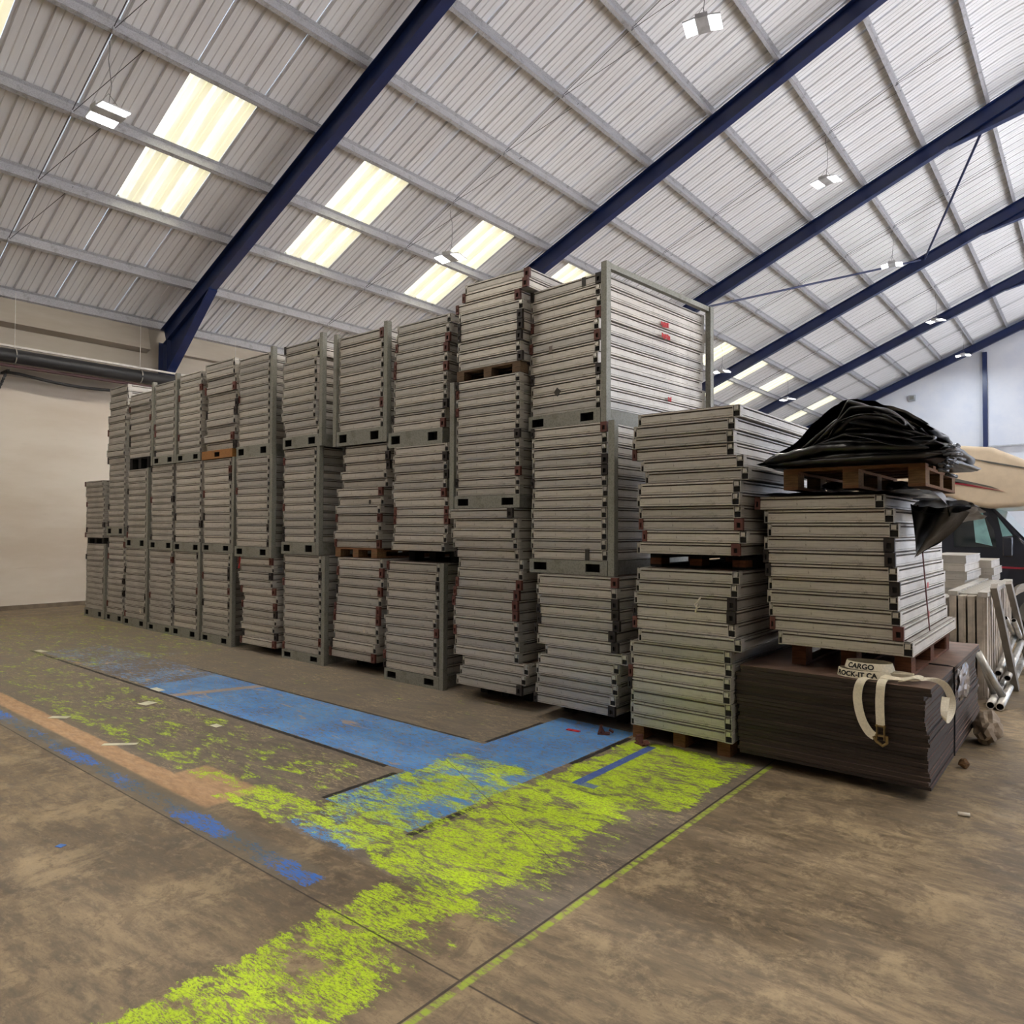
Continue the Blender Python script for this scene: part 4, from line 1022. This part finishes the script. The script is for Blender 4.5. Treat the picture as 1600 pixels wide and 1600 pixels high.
bk.path([L(p) for p in ((-1.15, yF - .012, ZT - .345), (-1.13, yF - .016, ZT - .375), (-1.095, yF - .018, ZT - .395), (-1.07, yF - .018, ZT - .375), (-1.072, yF - .016, ZT - .33))], 0.010, 8)
bk.tube(L((-1.138, yF - .012, ZT - .275)), L((-1.078, yF - .012, ZT - .275)), 0.006, 8)
bk.tube(L((-1.138, yF - .014, ZT - .335)), L((-1.078, yF - .014, ZT - .335)), 0.008, 8)
bk.build('ratchet_buckle', 'brass', strap)
def text(s, size, name='lettering'):
    cu = bpy.data.curves.new(name, 'FONT'); cu.body = s; cu.size = size; cu.extrude = 0.0004; cu.offset = 0.0018; cu.space_character = 1.04
    o = bpy.data.objects.new('tmp_text', cu); scene.collection.objects.link(o)
    bpy.context.view_layer.update()
    dg = bpy.context.evaluated_depsgraph_get(); me = bpy.data.meshes.new_from_object(o.evaluated_get(dg))
    bpy.data.objects.remove(o); return me
def wrap_text(s, size, lp, frac, width, name):
    # bend the word along the outside of a strap loop
    me = text(s, size); me.materials.clear(); me.materials.append(M['ink'])
    pts, wd = lp; pts = [Vector(p) for p in pts]; n = len(pts) - 1
    seg = [(pts[i + 1] - pts[i]).length for i in range(n)]; tot = sum(seg)
    def at(sv):
        sv = sv % tot
        for i in range(n):
            if sv <= seg[i]:
                f = sv / seg[i]; p = pts[i].lerp(pts[i + 1], f); d = (pts[i + 1] - pts[i]).normalized(); w = Vector(wd[i]).lerp(Vector(wd[i + 1]), f).normalized(); return p, d, w
            sv -= seg[i]
        return pts[-1], (pts[-1] - pts[-2]).normalized(), Vector(wd[-1]).normalized()
    for v in me.vertices:
        p, d, w = at(frac * tot + v.co.x); nn = d.cross(w).normalized()
        v.co = p + w * (v.co.y - size * 0.36) + nn * (0.0040 + v.co.z)
    return link(name, me, strap)
lo1 = loop(-1.235, 5.235, 0.165, 0.095, ZT, 0.054, -0.15, rot=0.12)
lo2 = loop(-1.215, 5.268, 0.145, 0.098, ZT + 0.052, 0.05, -0.30, rot=0.06)
t_ = wrap_text('ROCK-IT CA', 0.043, lo1, 0.545, 0.05, 'lettering'); t_['label'] = 'bold black letters ROCK-IT CA'
t_ = wrap_text('CARGO', 0.046, lo2, 0.590, 0.05, 'lettering'); t_['label'] = 'bold black letters CARGO'

# ---- pallet and black sheeting on top of the pile
pz = 1.985
def sheet_grid(name, fn, nu, nv, mat, label, cat, parent=None, smooth=True):
    m = MB()
    for i in range(nu + 1):
        for j in range(nv + 1): m.v.append(tuple(fn(i / nu, j / nv)))
    for i in range(nu):
        for j in range(nv):
            a = i * (nv + 1) + j; m.f.append((a, a + 1, a + nv + 2, a + nv + 1)); m.mi.append(0)
    o = m.build(name, mat, parent, smooth)
    if label: tag(o, label, cat)
    return o
k = NB('black_plastic_sheeting'); co = k.coord()
nz = k.noise(co, 14, 6, 0.65, 0.6); dust = k.noise(co, 5, 5, 0.7)
k.bump(nz, 0.010, 0.4)
M['tarp'] = k.set(k.mix(k.smooth(dust, 0.5, 0.8, 0, 0.5), rgb(15, 16, 20), rgb(48, 47, 48)), 0.28, 0, 0.7)
def fn(u, v):
    # lower sheet: lies on the pile, runs out to the right and droops in a pointed flap
    y = 5.17 + v * 1.5
    L_ = u * 1.26; x0 = -1.96
    flat_w = 1.02
    nn = mnoise.noise(Vector((u * 7, v * 3.0, 1.3)))
    if L_ < flat_w: x = x0 + L_; z = 1.952 + 0.016 * abs(nn) + 0.004
    else:
        q = L_ - flat_w; reach = 0.30 + 0.10 * math.sin(v * 5)
        x = x0 + flat_w + min(q, reach) * 0.82 + 0.05 * math.sin(q * 12 + v * 4) * (q > 0.05)
        drop = max(0, q - 0.08)
        z = 1.957 - drop * (0.75 + 0.3 * math.sin(v * 4.0 + 0.6)) + 0.02 * nn
        y += 0.05 * math.sin(q * 9)
    return (x, y + 0.03 * mnoise.noise(Vector((u * 4, v * 6, 4))), z)
low = sheet_grid('plastic_sheet', fn, 60, 36, 'tarp', 'black plastic sheet under the top pallet, its loose flap hanging over the panels', 'sheet')
def fn2(u, v):
    # big soft fold of the flap, opening towards the viewer
    t = u * 2 * math.pi * 0.93 + 0.3
    x = -0.82 + 0.18 * math.cos(t) + 0.02 * mnoise.noise(Vector((t, v * 3, 0)))
    z = 1.86 + 0.045 * math.sin(t) - 0.05 * v + 0.02 * mnoise.noise(Vector((t * 2, v * 4, 5)))
    return (x, 5.46 + v * 0.75, z)
f2 = sheet_grid('fold', fn2, 40, 10, 'tarp', None, None, None); f2.parent = low
def fn3(u, v):
    # pointed hanging corner
    x0, x1 = -1.005 + 0.02 * u, -0.66 - 0.05 * u
    tip = -0.98
    w = 1 - u ** 2.0
    xx = (x0 + (x1 - x0) * v) * w + tip * (1 - w)
    z = 1.88 - 0.36 * u - 0.10 * math.sin(v * math.pi) * (1 - u) * 0.3
    y = 5.50 + 0.07 * math.sin(v * 7 + u * 2) * (1 - 0.5 * u) + 0.05 * v
    return (xx, y, z + 0.015 * mnoise.noise(Vector((u * 5, v * 5, 2))))
f3 = sheet_grid('hanging_corner', fn3, 24, 30, 'tarp', None, None); f3.parent = low
pallet('pallet', -1.32, 5.24, pz, 0.90, 1.2, 0.15, ('woodpale', 'wood'), 'brown chipboard-block pallet on top of the pile, under the black sheeting', solid=False)
for c_, r_ in (((-1.52, 5.75, 2.02), (0.105, 0.28, 0.034)), ((-1.12, 5.85, 2.02), (0.10, 0.22, 0.034))):
    bm = bmesh.new(); bmesh.ops.create_icosphere(bm, subdivisions=3, radius=1.0)
    for v in bm.verts:
        s_ = 1 + 0.3 * mnoise.noise(v.co * 3); v.co = Vector((c_[0] + v.co.x * r_[0] * s_, c_[1] + v.co.y * r_[1] * s_, max(c_[2] + v.co.z * r_[2] * s_, 1.985)))
    me = bpy.data.meshes.new('fold'); bm.to_mesh(me); bm.free(); me.materials.append(M['tarp']); link('fold', me, low)
tp = MB()
rt = random.Random(11)
NF = 13
for i in range(NF):
    fi = i / (NF - 1)
    xL = -1.86 + 0.05 * math.sin(i * 2.1) + max(0, fi - 0.5) * 0.42
    xR = -0.72 - 0.18 * fi ** 1.1 + 0.03 * math.sin(i * 2.7)
    zb = 2.150
    peak = zb + 0.02 + 0.385 * fi ** 0.9
    pk = 0.40 + 0.06 * math.sin(i * 1.3)
    zR = zb + 0.02 + 0.20 * fi; zL = zb - 0.02 + 0.13 * fi
    th = rt.uniform(0.018, 0.034)
    yf = 5.16 + rt.uniform(-0.05, 0.05) + 0.06 * fi; yb = 6.3 + rt.uniform(-0.1, 0.1)
    nu, nv = 44, 12
    loopn = []
    def cl(u):
        if u < pk: q = u / pk; s = q * q * (3 - 2 * q); return zL + (peak - zL) * s
        q = (u - pk) / (1 - pk); s = q ** 2.1; return peak + (zR - peak) * s
    prof2 = []
    for j in range(nu + 1):
        u = j / nu; prof2.append((xL + (xR - xL) * u, cl(u) + th * (0.3 + 1.0 * math.sin(math.pi * min(1, u * 1.02)) ** 0.4 if 0 < u < 1 else 0.3), u))
    for j in range(nu - 1, 0, -1):
        u = j / nu; prof2.append((xL + (xR - xL) * u, cl(u) - th * (0.3 + 0.5 * math.sin(math.pi * u) ** 0.4), u))
    i0 = len(tp.v); n = len(prof2)
    for a in range(nv + 1):
        v = a / nv; y = yf + (yb - yf) * v
        sx = 1 - 0.10 * math.sin(v * 3 + i)
        for (x, z, u) in prof2:
            w1 = mnoise.noise(Vector((x * 5, y * 2.2, i * 3.7))); w2 = mnoise.noise(Vector((x * 16, y * 5, i * 1.7)))
            z2_ = z + 0.022 * w1 + 0.010 * w2 - 0.03 * v
            tp.v.append((-1.2 + (x + 1.2) * sx + 0.012 * w2, y + 0.04 * mnoise.noise(Vector((x * 4, i * 5.1, 0))), max(z2_, 2.142)))
    for a in range(nv):
        for b in range(n):
            c = (b + 1) % n
            tp.f.append((i0 + a * n + b, i0 + a * n + c, i0 + (a + 1) * n + c, i0 + (a + 1) * n + b)); tp.mi.append(0)
# rounded folds sweeping across the front of the heap
for i in range(10):
    fi = (i + rt.uniform(-.35, .35)) / 9.0
    xL = -1.84 + 0.04 * math.sin(i * 2.1) + max(0, fi - 0.35) * 0.55
    xR = -0.76 - 0.20 * max(0, fi) ** 1.2 + 0.05 * math.sin(i * 2.7)
    peak = 2.165 + 0.385 * max(0, fi) ** 0.95; pk = 0.42 + 0.06 * math.sin(i * 1.9)
    zR = 2.175 + 0.20 * fi + 0.03 * math.sin(i * 3.1); zL = 2.165 + 0.10 * fi
    rz_ = rt.uniform(0.020, 0.038); ry_ = rt.uniform(0.05, 0.10)
    yc = 5.15 + 0.035 * fi + rt.uniform(-0.02, 0.035)
    i0 = len(tp.v); n = 12; N = 46
    for a_ in range(N + 1):
        u = a_ / N; x = xL + (xR - xL) * u
        if u < pk: q = u / pk; z = zL + (peak - zL) * q ** 1.15
        else: q = (u - pk) / (1 - pk); z = peak + (zR - peak) * q ** (1.3 + 0.7 * (i % 3))
        end = min(1, 8 * u, 8 * (1 - u)) ** 0.5 if 0 < u < 1 else 0.15
        w1 = mnoise.noise(Vector((x * 4, i * 2.3, 0))); w2 = mnoise.noise(Vector((x * 11, i * 4.1, 3)))
        for b in range(n):
            t = 2 * math.pi * b / n
            r1 = 1 + 0.35 * w2
            tp.v.append((x, yc + 0.035 * w1 + ry_ * end * math.cos(t) * r1, max(2.144, z + 0.014 * w1 + rz_ * end * math.sin(t) * r1 + 0.25 * ry_ * end * math.cos(t) * w1)))
    for a_ in range(N):
        for b in range(n):
            c = (b + 1) % n; q = i0 + a_ * n
            tp.f.append((q + b, q + c, q + n + c, q + n + b)); tp.mi.append(0)
for (pts) in ([(-1.30, 5.06, 2.33), (-1.15, 5.03, 2.29), (-1.0, 5.02, 2.235), (-0.88, 5.03, 2.225), (-0.80, 5.05, 2.25), (-0.79, 5.06, 2.28), (-0.85, 5.07, 2.285), (-1.0, 5.07, 2.29), (-1.2, 5.08, 2.33)],
              [(-1.35, 5.06, 2.42), (-1.20, 5.03, 2.45), (-1.05, 5.02, 2.43), (-0.95, 5.05, 2.36), (-0.97, 5.07, 2.41), (-1.08, 5.09, 2.45)]):
    tp.ribbon(*smooth_path(pts, [(0, 1, 0.1)] * len(pts), 6), 0.09, 0.004)
tarp = tp.build('folded_tarpaulin', 'tarp', None, True)
tag(tarp, 'heap of glossy black sheeting folded in layers on the top pallet', 'tarpaulin')
M['clearfilm'] = simple('crinkled_film', rgb(92, 96, 106), 0.15, 0.3, spec=1.0, var=0.6, scale=30)
rf = MB()
for i in range(22):
    a = (-0.76 + rt.uniform(-0.03, 0.02), 5.14 + rt.uniform(0, .25), 2.06 + 0.0085 * i + rt.uniform(-.01, .01))
    c = (a[0] + rt.uniform(0.04, 0.085), a[1] + rt.uniform(-.02, .06), a[2] + rt.uniform(-0.03, 0.035))
    mid = ((a[0] + c[0]) / 2, (a[1] + c[1]) / 2, (a[2] + c[2]) / 2 + rt.uniform(-.01, .015))
    rf.path([a, mid, c], rt.uniform(0.007, 0.013), 7)
rf.build('crinkled_ends', ['tarp', 'clearfilm'], tarp, True).data.materials[0] = M['clearfilm']
tag(MB().path([(-0.985, 5.62, 1.90), (-0.972, 5.70, 1.6), (-0.962, 5.78, 1.25), (-0.955, 5.86, 0.985)], 0.005, 5).build('tie_cord', simple('maroon_cord', rgb(110, 62, 58))), 'thin maroon cord tied down the side of the panel pile', 'cord')

# red stickers on panel sides
sd_ = [(-0.985, 5.98, 1.30, 0.05, 0.04, 'small pink-red label on the side of the panel pile, higher of two'), (-0.965, 5.88, 1.10, 0.05, 0.04, 'small pink-red label on the side of the panel pile, lower of two')]
for x, y_, z, w, h, lab in sd_:
    tag(MB().box(0, 0.003, -w / 2, w / 2, -h / 2, h / 2).build('red_label', simple('faded_red_label', rgb(196, 96, 104)), None, loc=(x, y_, z)), lab, 'sticker', 'red labels on the panel pile')

# ================================================================== THINGS RIGHT OF THE PILE
M['tube'] = simple('scaffold_aluminium', (0.60, 0.59, 0.56, 1), 0.35, 0.6, var=0.2, scale=9)
M['warmalu'] = simple('planked_aluminium', (0.58, 0.52, 0.45, 1), 0.45, 0.3, var=0.2, scale=5)
# decks standing on edge with a ladder frame laid along their top
up = empty('upright_deck', (-1.06, 8.62, 0))
for i, x in enumerate((-0.165, -0.085, -0.005, 0.075)):
    m = MB(); m.box(x, x + 0.062, 0, 2.6, 0.0, 1.03); m.box(x - 0.006, x + 0.068, -0.006, 0.03, 0.0, 0.03); m.box(x + 0.018, x + 0.044, -0.008, 0.0, 0.0, 1.03)
    m.build('deck_board', 'warmalu', up)
fr = MB()
for i in range(13): fr.box(0.137, 0.160, 0.02 + i * 0.2, 0.11 + i * 0.2, 0.0, 1.02)
fr.build('side_plank', 'warmalu', up)
tag(up, 'tall aluminium decks standing on edge behind the board pile', 'deck')
lf = empty('ladder_frame', (-1.06, 8.62, 1.032))
for x0 in (-0.175, 0.085): MB().box(x0, x0 + 0.085, -0.01, 2.6, 0.0, 0.045).build('side_rail', 'tab', lf)
rgm = MB().tube((-0.10, 0, 0.02), (0.09, 0, 0.02), 0.014, 8).mesh('rung', 'tube')
for i in range(13): link('rung', rgm, lf, (0, 0.08 + i * 0.2, 0))
tag(lf, 'aluminium ladder frame lying along the top of the upright decks', 'ladder')
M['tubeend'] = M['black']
def tube_thing(a, b, r, label, name='scaffold_tube', grp='scaffold tubes on the floor'):
    o = MB().tube(a, b, r, 14, 0, True, r * 0.82).build(name, ['tube', 'black'], None, True)
    return tag(o, label, 'tube', grp)
# leaning planks beside the upright decks
for i, (p, q, lab) in enumerate((((-0.86, 8.85, 1.13), (-0.72, 9.35, 0.0), 'nearer grey beam leaning against the upright decks'), ((-0.84, 10.1, 1.10), (-0.66, 10.5, 0.0), 'farther grey beam leaning against the upright decks'))):
    p = Vector(p); q = Vector(q); d = (p - q).normalized(); z_ = Vector((1, 0, 0)); s_ = d.cross(z_).normalized(); z_ = s_.cross(d)
    mt = Matrix((( *z_, ), (*s_, ), (*d, ))).transposed().to_4x4(); mt.translation = q
    tag(MB().box(-0.03, 0.03, -0.05, 0.05, 0.02, (p - q).length, 0, mt).build('leaning_beam', simple('dull_beam', rgb(132, 126, 118), 0.5, 0.3)), lab, 'beam', 'leaning beams')
# tube frames
sf = empty('scaffold_frame', (-0.80, 8.2, 0))
def tf(a, b, r, nm='tube'):
    return MB().tube(Vector(a) - Vector((-0.80, 8.2, 0)), Vector(b) - Vector((-0.80, 8.2, 0)), r, 14, 0, True, r * 0.8).build(nm, ['tube', 'black'], sf, True)
tf((-0.833, 8.18, 0.042), (-0.855, 11.3, 0.042), 0.036); tf((-0.755, 8.16, 0.042), (-0.800, 11.7, 0.042), 0.036)
tf((-0.965, 8.45, 0.500), (-0.765, 8.50, 0.075), 0.034, 'leg'); tf((-0.955, 8.555, 0.44), (-0.842, 8.57, 0.08), 0.028, 'leg')
tag(sf, 'aluminium tube frame lying on the floor behind the board pile', 'frame')
sf2 = empty('scaffold_frame', (-0.9, 10.0, 0))
def tf2(a, b, r, nm='tube'):
    return MB().tube(Vector(a) - Vector((-0.9, 10.0, 0)), Vector(b) - Vector((-0.9, 10.0, 0)), r, 14, 0, True, r * 0.8).build(nm, ['tube', 'black'], sf2, True)
tf2((-0.855, 9.1, 0.20), (-0.81, 10.4, 0.46), 0.034); tf2((-0.775, 9.1, 0.16), (-0.735, 10.4, 0.42), 0.034)
tf2((-0.862, 9.95, 0.70), (-0.72, 10.9, 0.12), 0.028, 'leg'); tf2((-0.79, 10.05, 0.67), (-0.67, 10.8, 0.03), 0.028, 'leg')
tag(sf2, 'aluminium tube frame propped up behind the lying frame', 'frame')
# more decks piled behind the nearest pile
def small_pile(name, x0, x1, y, n, t, z0, label, D=1.3, g=0.004):
    p = empty(name, ((x0 + x1) / 2, y, z0)); w = (x1 - x0) / 2
    r_ = random.Random(name + str(n))
    for i in range(n):
        j = r_.uniform(-0.02, 0.02); z = i * t
        m = MB(); m.box(-w + j, w + j, 0, D, z, z + t * 0.72); m.box(-w + j + 0.008, w + j - 0.008, 0.008, D - 0.008, z + t * 0.72, z + t * 0.80); m.box(-w + j, w + j, 0, D, z + t * 0.80, z + t * 0.97)
        m.build('slab', 'alu', p)
    return tag(p, label, 'stack', 'far stacks beyond the pile')
small_pile('plank_stack', -1.85, -1.30, 8.2, 10, 0.098, 0.0, 'low stack of aluminium beams just behind the nearest pile')
small_pile('plank_stack', -1.66, -1.27, 10.2, 14, 0.10, 0.0, 'taller stack of pale planks between the pile and the van')
small_pile('plank_stack', -1.46, -1.14, 11.6, 13, 0.10, 0.0, 'short stack of white-edged panels in front of the van door', 1.0)
bks = empty('clamp_heap', (-1.55, 9.0, 0.985))
r_ = random.Random(3)
for i in range(9):
    MB().tube((r_.uniform(-.18, .10), r_.uniform(-.8, .5), 0.03 + 0.028 * (i % 4)), (r_.uniform(-.10, .2), r_.uniform(-.5, .8), 0.04 + 0.028 * (i % 4)), 0.016, 7).build('fitting', 'tube', bks)
tag(bks, 'jumble of metal fittings lying on the low beam stack', 'fittings')
MB().box(-1.62, -1.0, 8.25, 9.9, 0.982, 0.986)

# ---- motorhome
van = empty('motorhome', (-1.0, 14.5, 0))
tag(van, 'dark blue motorhome with cream overcab pod and red side stripe', 'van')
M['vandark'] = simple('van_dark_paint', rgb(38, 42, 54), 0.22, 0.2, spec=0.7, var=0.05)
M['cream'] = simple('cream_bodywork', rgb(214, 198, 176), 0.30, 0.0, var=0.04, spec=0.5)
M['glass'] = simple('dark_glass', rgb(24, 34, 40), 0.06, 0.0, spec=1.0, var=0.1)
M['glass2'] = simple('reflection_glass', rgb(130, 176, 182), 0.08, 0.1, spec=1.0, var=0.1)  # bright reflection put into the glass colour
M['rubber'] = simple('tyre_rubber', rgb(30, 31, 36), 0.7)
M['stripe'] = simple('red_stripe', rgb(150, 40, 58), 0.35)
M['greydark'] = simple('grey_decal', rgb(98, 98, 96), 0.4)
M['chrome'] = simple('bright_metal', rgb(200, 204, 210), 0.2, 0.7)
def vp(poly, y0, y1, name, mat, par=van, smooth=False, bev=0.0):
    m = MB().prism([(x + 1.0, z) for x, z in poly], y0 - 14.5, y1 - 14.5)
    o = m.build(name, mat, par)
    if bev:
        b = o.modifiers.new('bevel', 'BEVEL'); b.width = bev; b.segments = 4; b.limit_method = 'ANGLE'
        for p in o.data.polygons: p.use_smooth = True
    return o
cab = [(-3.2, 0.35), (-1.52, 0.30), (-1.30, 0.34), (-1.24, 0.62), (-1.10, 0.80), (-0.86, 0.88), (-0.60, 0.80), (-0.44, 0.60), (-0.40, 0.38), (0.15, 0.32), (0.22, 0.9), (0.05, 1.12), (-0.62, 1.30), (-0.98, 1.52), (-1.47, 2.14), (-2.12, 2.36), (-3.2, 2.36)]
vp(cab, 14.5, 16.5, 'cab_body', 'vandark', bev=0.05)
pod = [(-7.6, 0.5), (-7.6, 3.05), (-6.9, 3.16), (-1.95, 3.17), (-1.40, 3.10), (-0.95, 2.86), (-0.50, 2.55), (-0.35, 2.38), (-0.62, 2.20), (-1.05, 2.08), (-1.45, 2.07), (-1.80, 2.14), (-2.15, 2.33), (-2.6, 2.40), (-2.8, 0.5)]
vp(pod, 14.30, 16.75, 'overcab_pod', 'cream', bev=0.09)
vp([(-2.60, 2.665), (-1.95, 2.60), (-1.42, 2.44), (-1.30, 2.385), (-1.62, 2.475), (-2.6, 2.60)], 14.285, 14.296, 'grey_decal', 'greydark')
vp([(-2.60, 2.585), (-1.9, 2.53), (-1.22, 2.345), (-1.9, 2.49), (-2.6, 2.55)], 14.285, 14.296, 'red_decal', 'stripe')
vp([(-1.72, 2.93), (-0.9, 2.72), (-0.9, 2.70), (-1.45, 2.83)], 14.285, 14.296, 'moulding_line', 'greydark')
door = vp([(-2.06, 0.55), (-1.36, 0.62), (-1.20, 1.0), (-1.16, 1.52), (-1.50, 2.03), (-2.06, 2.10)], 14.478, 14.499, 'door', 'vandark')
vp([(-1.98, 1.42), (-1.36, 1.42), (-1.40, 1.72), (-1.56, 2.0), (-1.98, 2.05)], 14.466, 14.477, 'door_glass', 'glass')
vp([(-1.66, 1.50), (-1.42, 1.44), (-1.55, 2.0), (-1.70, 2.02)], 14.460, 14.465, 'bright_reflection_pane', 'glass2').name = 'painted_reflection'  # teal pane laid on the door glass as a painted reflection
vp([(-1.345, 1.93), (-1.14, 1.62), (-1.28, 1.60)], 14.47, 14.497, 'quarter_glass', 'glass2')
vp([(-1.12, 1.64), (-0.98, 1.535), (-1.34, 2.02), (-1.46, 2.125)], 14.470, 14.49, 'pillar', 'vandark')
ws = MB(); ws.quad((-1.44 + 1, 0.06, 2.14), (-1.44 + 1, 1.94, 2.14), (-0.96 + 1, 1.94, 1.55), (-0.96 + 1, 0.06, 1.55)); ws.box(-0.46, -0.44, 0.04, 1.96, 2.12, 2.15)
ws.build('windscreen', 'glass2', van)
vp([(-1.98, 1.115), (0.1, 1.08), (0.1, 1.045), (-1.98, 1.085)], 14.470, 14.477, 'red_stripe', 'stripe')
vp([(-2.8, 0.34), (-1.22, 0.34), (-1.26, 0.62), (-1.14, 0.75), (-1.45, 0.80), (-2.8, 0.82)], 14.485, 14.499, 'side_skirt', 'cream')
mi_ = empty('door_mirror', (0, 0, 0)); bpy.data.objects.remove(mi_)
mr = MB(); mr.box(0.0, 0.14, -0.30, -0.10, 0, 0.34); mr.box(0.02, 0.12, -0.12, 0.02, 0.02, 0.08)
o = mr.build('door_mirror', 'vandark', van, loc=(-0.26, 0, 1.27)); b = o.modifiers.new('bevel', 'BEVEL'); b.width = 0.04; b.segments = 3; b.limit_method = 'ANGLE'
wh = MB(); wh.tube((0, 0, 0), (0, 0.24, 0), 0.36, 32); wv = wh.build('wheel', 'rubber', van, True, loc=(0.14, 0.02, 0.36))
hb = MB(); hb.tube((0, -0.012, 0), (0, 0.0, 0), 0.21, 24); hb.tube((0, -0.03, 0), (0, -0.012, 0), 0.07, 16); hb.build('wheel_hub', 'greydark', wv)
MB().tube((0, 0, 0), (0, 0.24, 0), 0.36, 32).build('wheel', 'rubber', van, True, loc=(-4.6, 0.02, 0.36))

# ================================================================== SMALL THINGS ON THE FLOOR AND PANELS
def floor_tape(x, y, w, d, rz, label, mat='paper', name='tape_patch'):
    o = MB().box(-w / 2, w / 2, -d / 2, d / 2, 0.0005, 0.003).build(name, mat, None, loc=(x, y, 0), rot=(0, 0, rz)); return tag(o, label, 'tape', 'pale tape patches on the floor')
M['ptape'] = simple('cream_tape', rgb(214, 212, 190), 0.6)
floor_tape(-11.15, 3.49, 0.22, 0.08, 0.1, 'pale tape patch at the far corner of the blue strip', 'ptape')
floor_tape(-7.62, 3.46, 0.20, 0.07, 0.0, 'pale tape patch on the black edge of the blue strip', 'ptape')
floor_tape(-7.10, 3.13, 0.13, 0.12, 0.2, 'squarish white tape patch between the blue strip and the tan band', 'ptape')
floor_tape(-7.17, 2.40, 0.07, 0.17, -0.9, 'short pale tape piece at the edge of the tan band, farther from the board pile', 'ptape')
floor_tape(-5.93, 2.41, 0.05, 0.26, -0.8, 'longest pale tape piece, lying over the lime paint by the tan band', 'ptape')
floor_tape(-5.86, 3.16, 0.10, 0.06, 0.0, 'small pale tape scrap near the middle of the blue strip', 'ptape')
floor_tape(-4.29, 1.453, 0.04, 0.035, 0.4, 'tiny bright blue paint fleck alone on the brown concrete', simple('blue_fleck', rgb(72, 128, 214), 0.5), 'paint_fleck')
o = MB().tube((-0.68, 5.03, 0.012), (-0.62, 5.045, 0.012), 0.012, 8).build('chalk_stub', 'paper', None, True); tag(o, 'white chalk-like stub on the floor in front of the board pile', 'litter')
def bracket(x, y, rz, label):
    e = MB(); e.box(-0.05, 0.05, -0.03, 0.03, 0.0, 0.012); e.box(-0.05, -0.03, -0.03, 0.03, 0.012, 0.06, 0, Matrix.Rotation(0.3, 4, 'Y')); e.box(0.0, 0.014, -0.03, 0.02, 0.01, 0.07, 0, Matrix.Rotation(-0.5, 4, 'Y')); e.box(0.02, 0.06, -0.02, 0.02, 0.05, 0.062, 0, Matrix.Rotation(0.5, 4, 'Y'))
    return tag(e.build('broken_bracket', 'capred', None, loc=(x, y, 0.001), rot=(0.0, 0, rz)), label, 'bracket', 'broken brown brackets')
bracket(-3.20, 5.10, 0.5, 'broken brown plastic corner cap on the blue paint by the second column')
bracket(-2.82, 5.05, -0.4, 'broken brown plastic corner cap by the wooden pallet of the first column')
tag(MB().box(-0.06, 0.06, -0.02, 0.02, 0.0005, 0.006).build('red_scrap', 'reds', None, loc=(-3.45, 5.02, 0), rot=(0, 0, 0.1)), 'flat red scrap on the blue paint under the second column', 'litter')
sticker_on('C2t', 'tape_square', -3.90, 2.97, 0.062, 0.062, 'tapeblk', 'dark diamond-shaped tape patch on the tall framed crate', rot=R(40))
sticker_on('C2t', 'tape_strip', -3.59, 3.93, 0.045, 0.085, 'tapeblk', 'dark upright tape strip near the top of the tall framed crate')
sticker_on('C2t', 'tape_strip', -3.985, 3.385, 0.04, 0.06, simple('grey_tape', rgb(128, 118, 112)), 'faded grey tape strip halfway up the tall framed crate')
sticker_on('C2m', 'tape_strip', -3.48, 1.47, 0.045, 0.10, 'tapeblk', 'torn dark tape hanging at the foot of the middle stack, second column')
sticker_on('C7b', 'red_tape', -9.31, 1.20, 0.03, 0.16, 'reds', 'bright red tape tail at the top of the bottom stack, seventh column', 'tape', R(14))
sticker_on('C5m', 'small_label', -6.60, 2.0, 0.035, 0.05, 'tapeblk', 'small dark label on the middle stack of the fifth column')
sticker_on('C5b', 'paper_triangle', -6.64, 0.50, 0.04, 0.04, 'paper', 'small pale paper triangle on the bottom stack, fifth column', rot=R(45))
sticker_on('C11b', 'paper_scrap', -12.50, 0.28, 0.07, 0.06, 'paper', 'small pale scrap low on the bottom stack, eleventh column', rot=R(20))
e = MB(); e.path([(0.02, 0, 0.055), (0.0, 0, 0.02), (-0.025, 0, 0.0), (-0.01, 0, -0.03), (0.015, 0, -0.015), (0.0, 0, 0.01), (-0.02, 0, -0.06)], 0.007, 6)
tag(e.build('tape_knot', 'paper', None, True, loc=(-2.33, 5.02, 1.14)), 'knotted scrap of cream tape sticking out of the first column', 'tape')
a_ = R(-5.0); n_ = (math.cos(a_), math.sin(a_)); d_ = (-math.sin(a_), math.cos(a_))
for (ly, z, w, h, lab) in RED:
    x = -3.39 + d_[0] * ly + n_[0] * 0.012; y_ = 5.34 + d_[1] * ly + n_[1] * 0.012
    m = MB(); rr_ = random.Random(lab)
    for q in range(5):
        c = -w / 2 + w * (q + .5) / 5; m.box(0, 0.002, c - w / 12 + rr_.uniform(-.004, .004), c + w / 12, -h / 2 * rr_.uniform(.5, 1), h / 2 * rr_.uniform(.5, 1))
    tag(m.build('red_print', 'reds', None, loc=(x, y_, z), rot=(0, 0, a_)), lab, 'print', 'red prints on the tall crate')
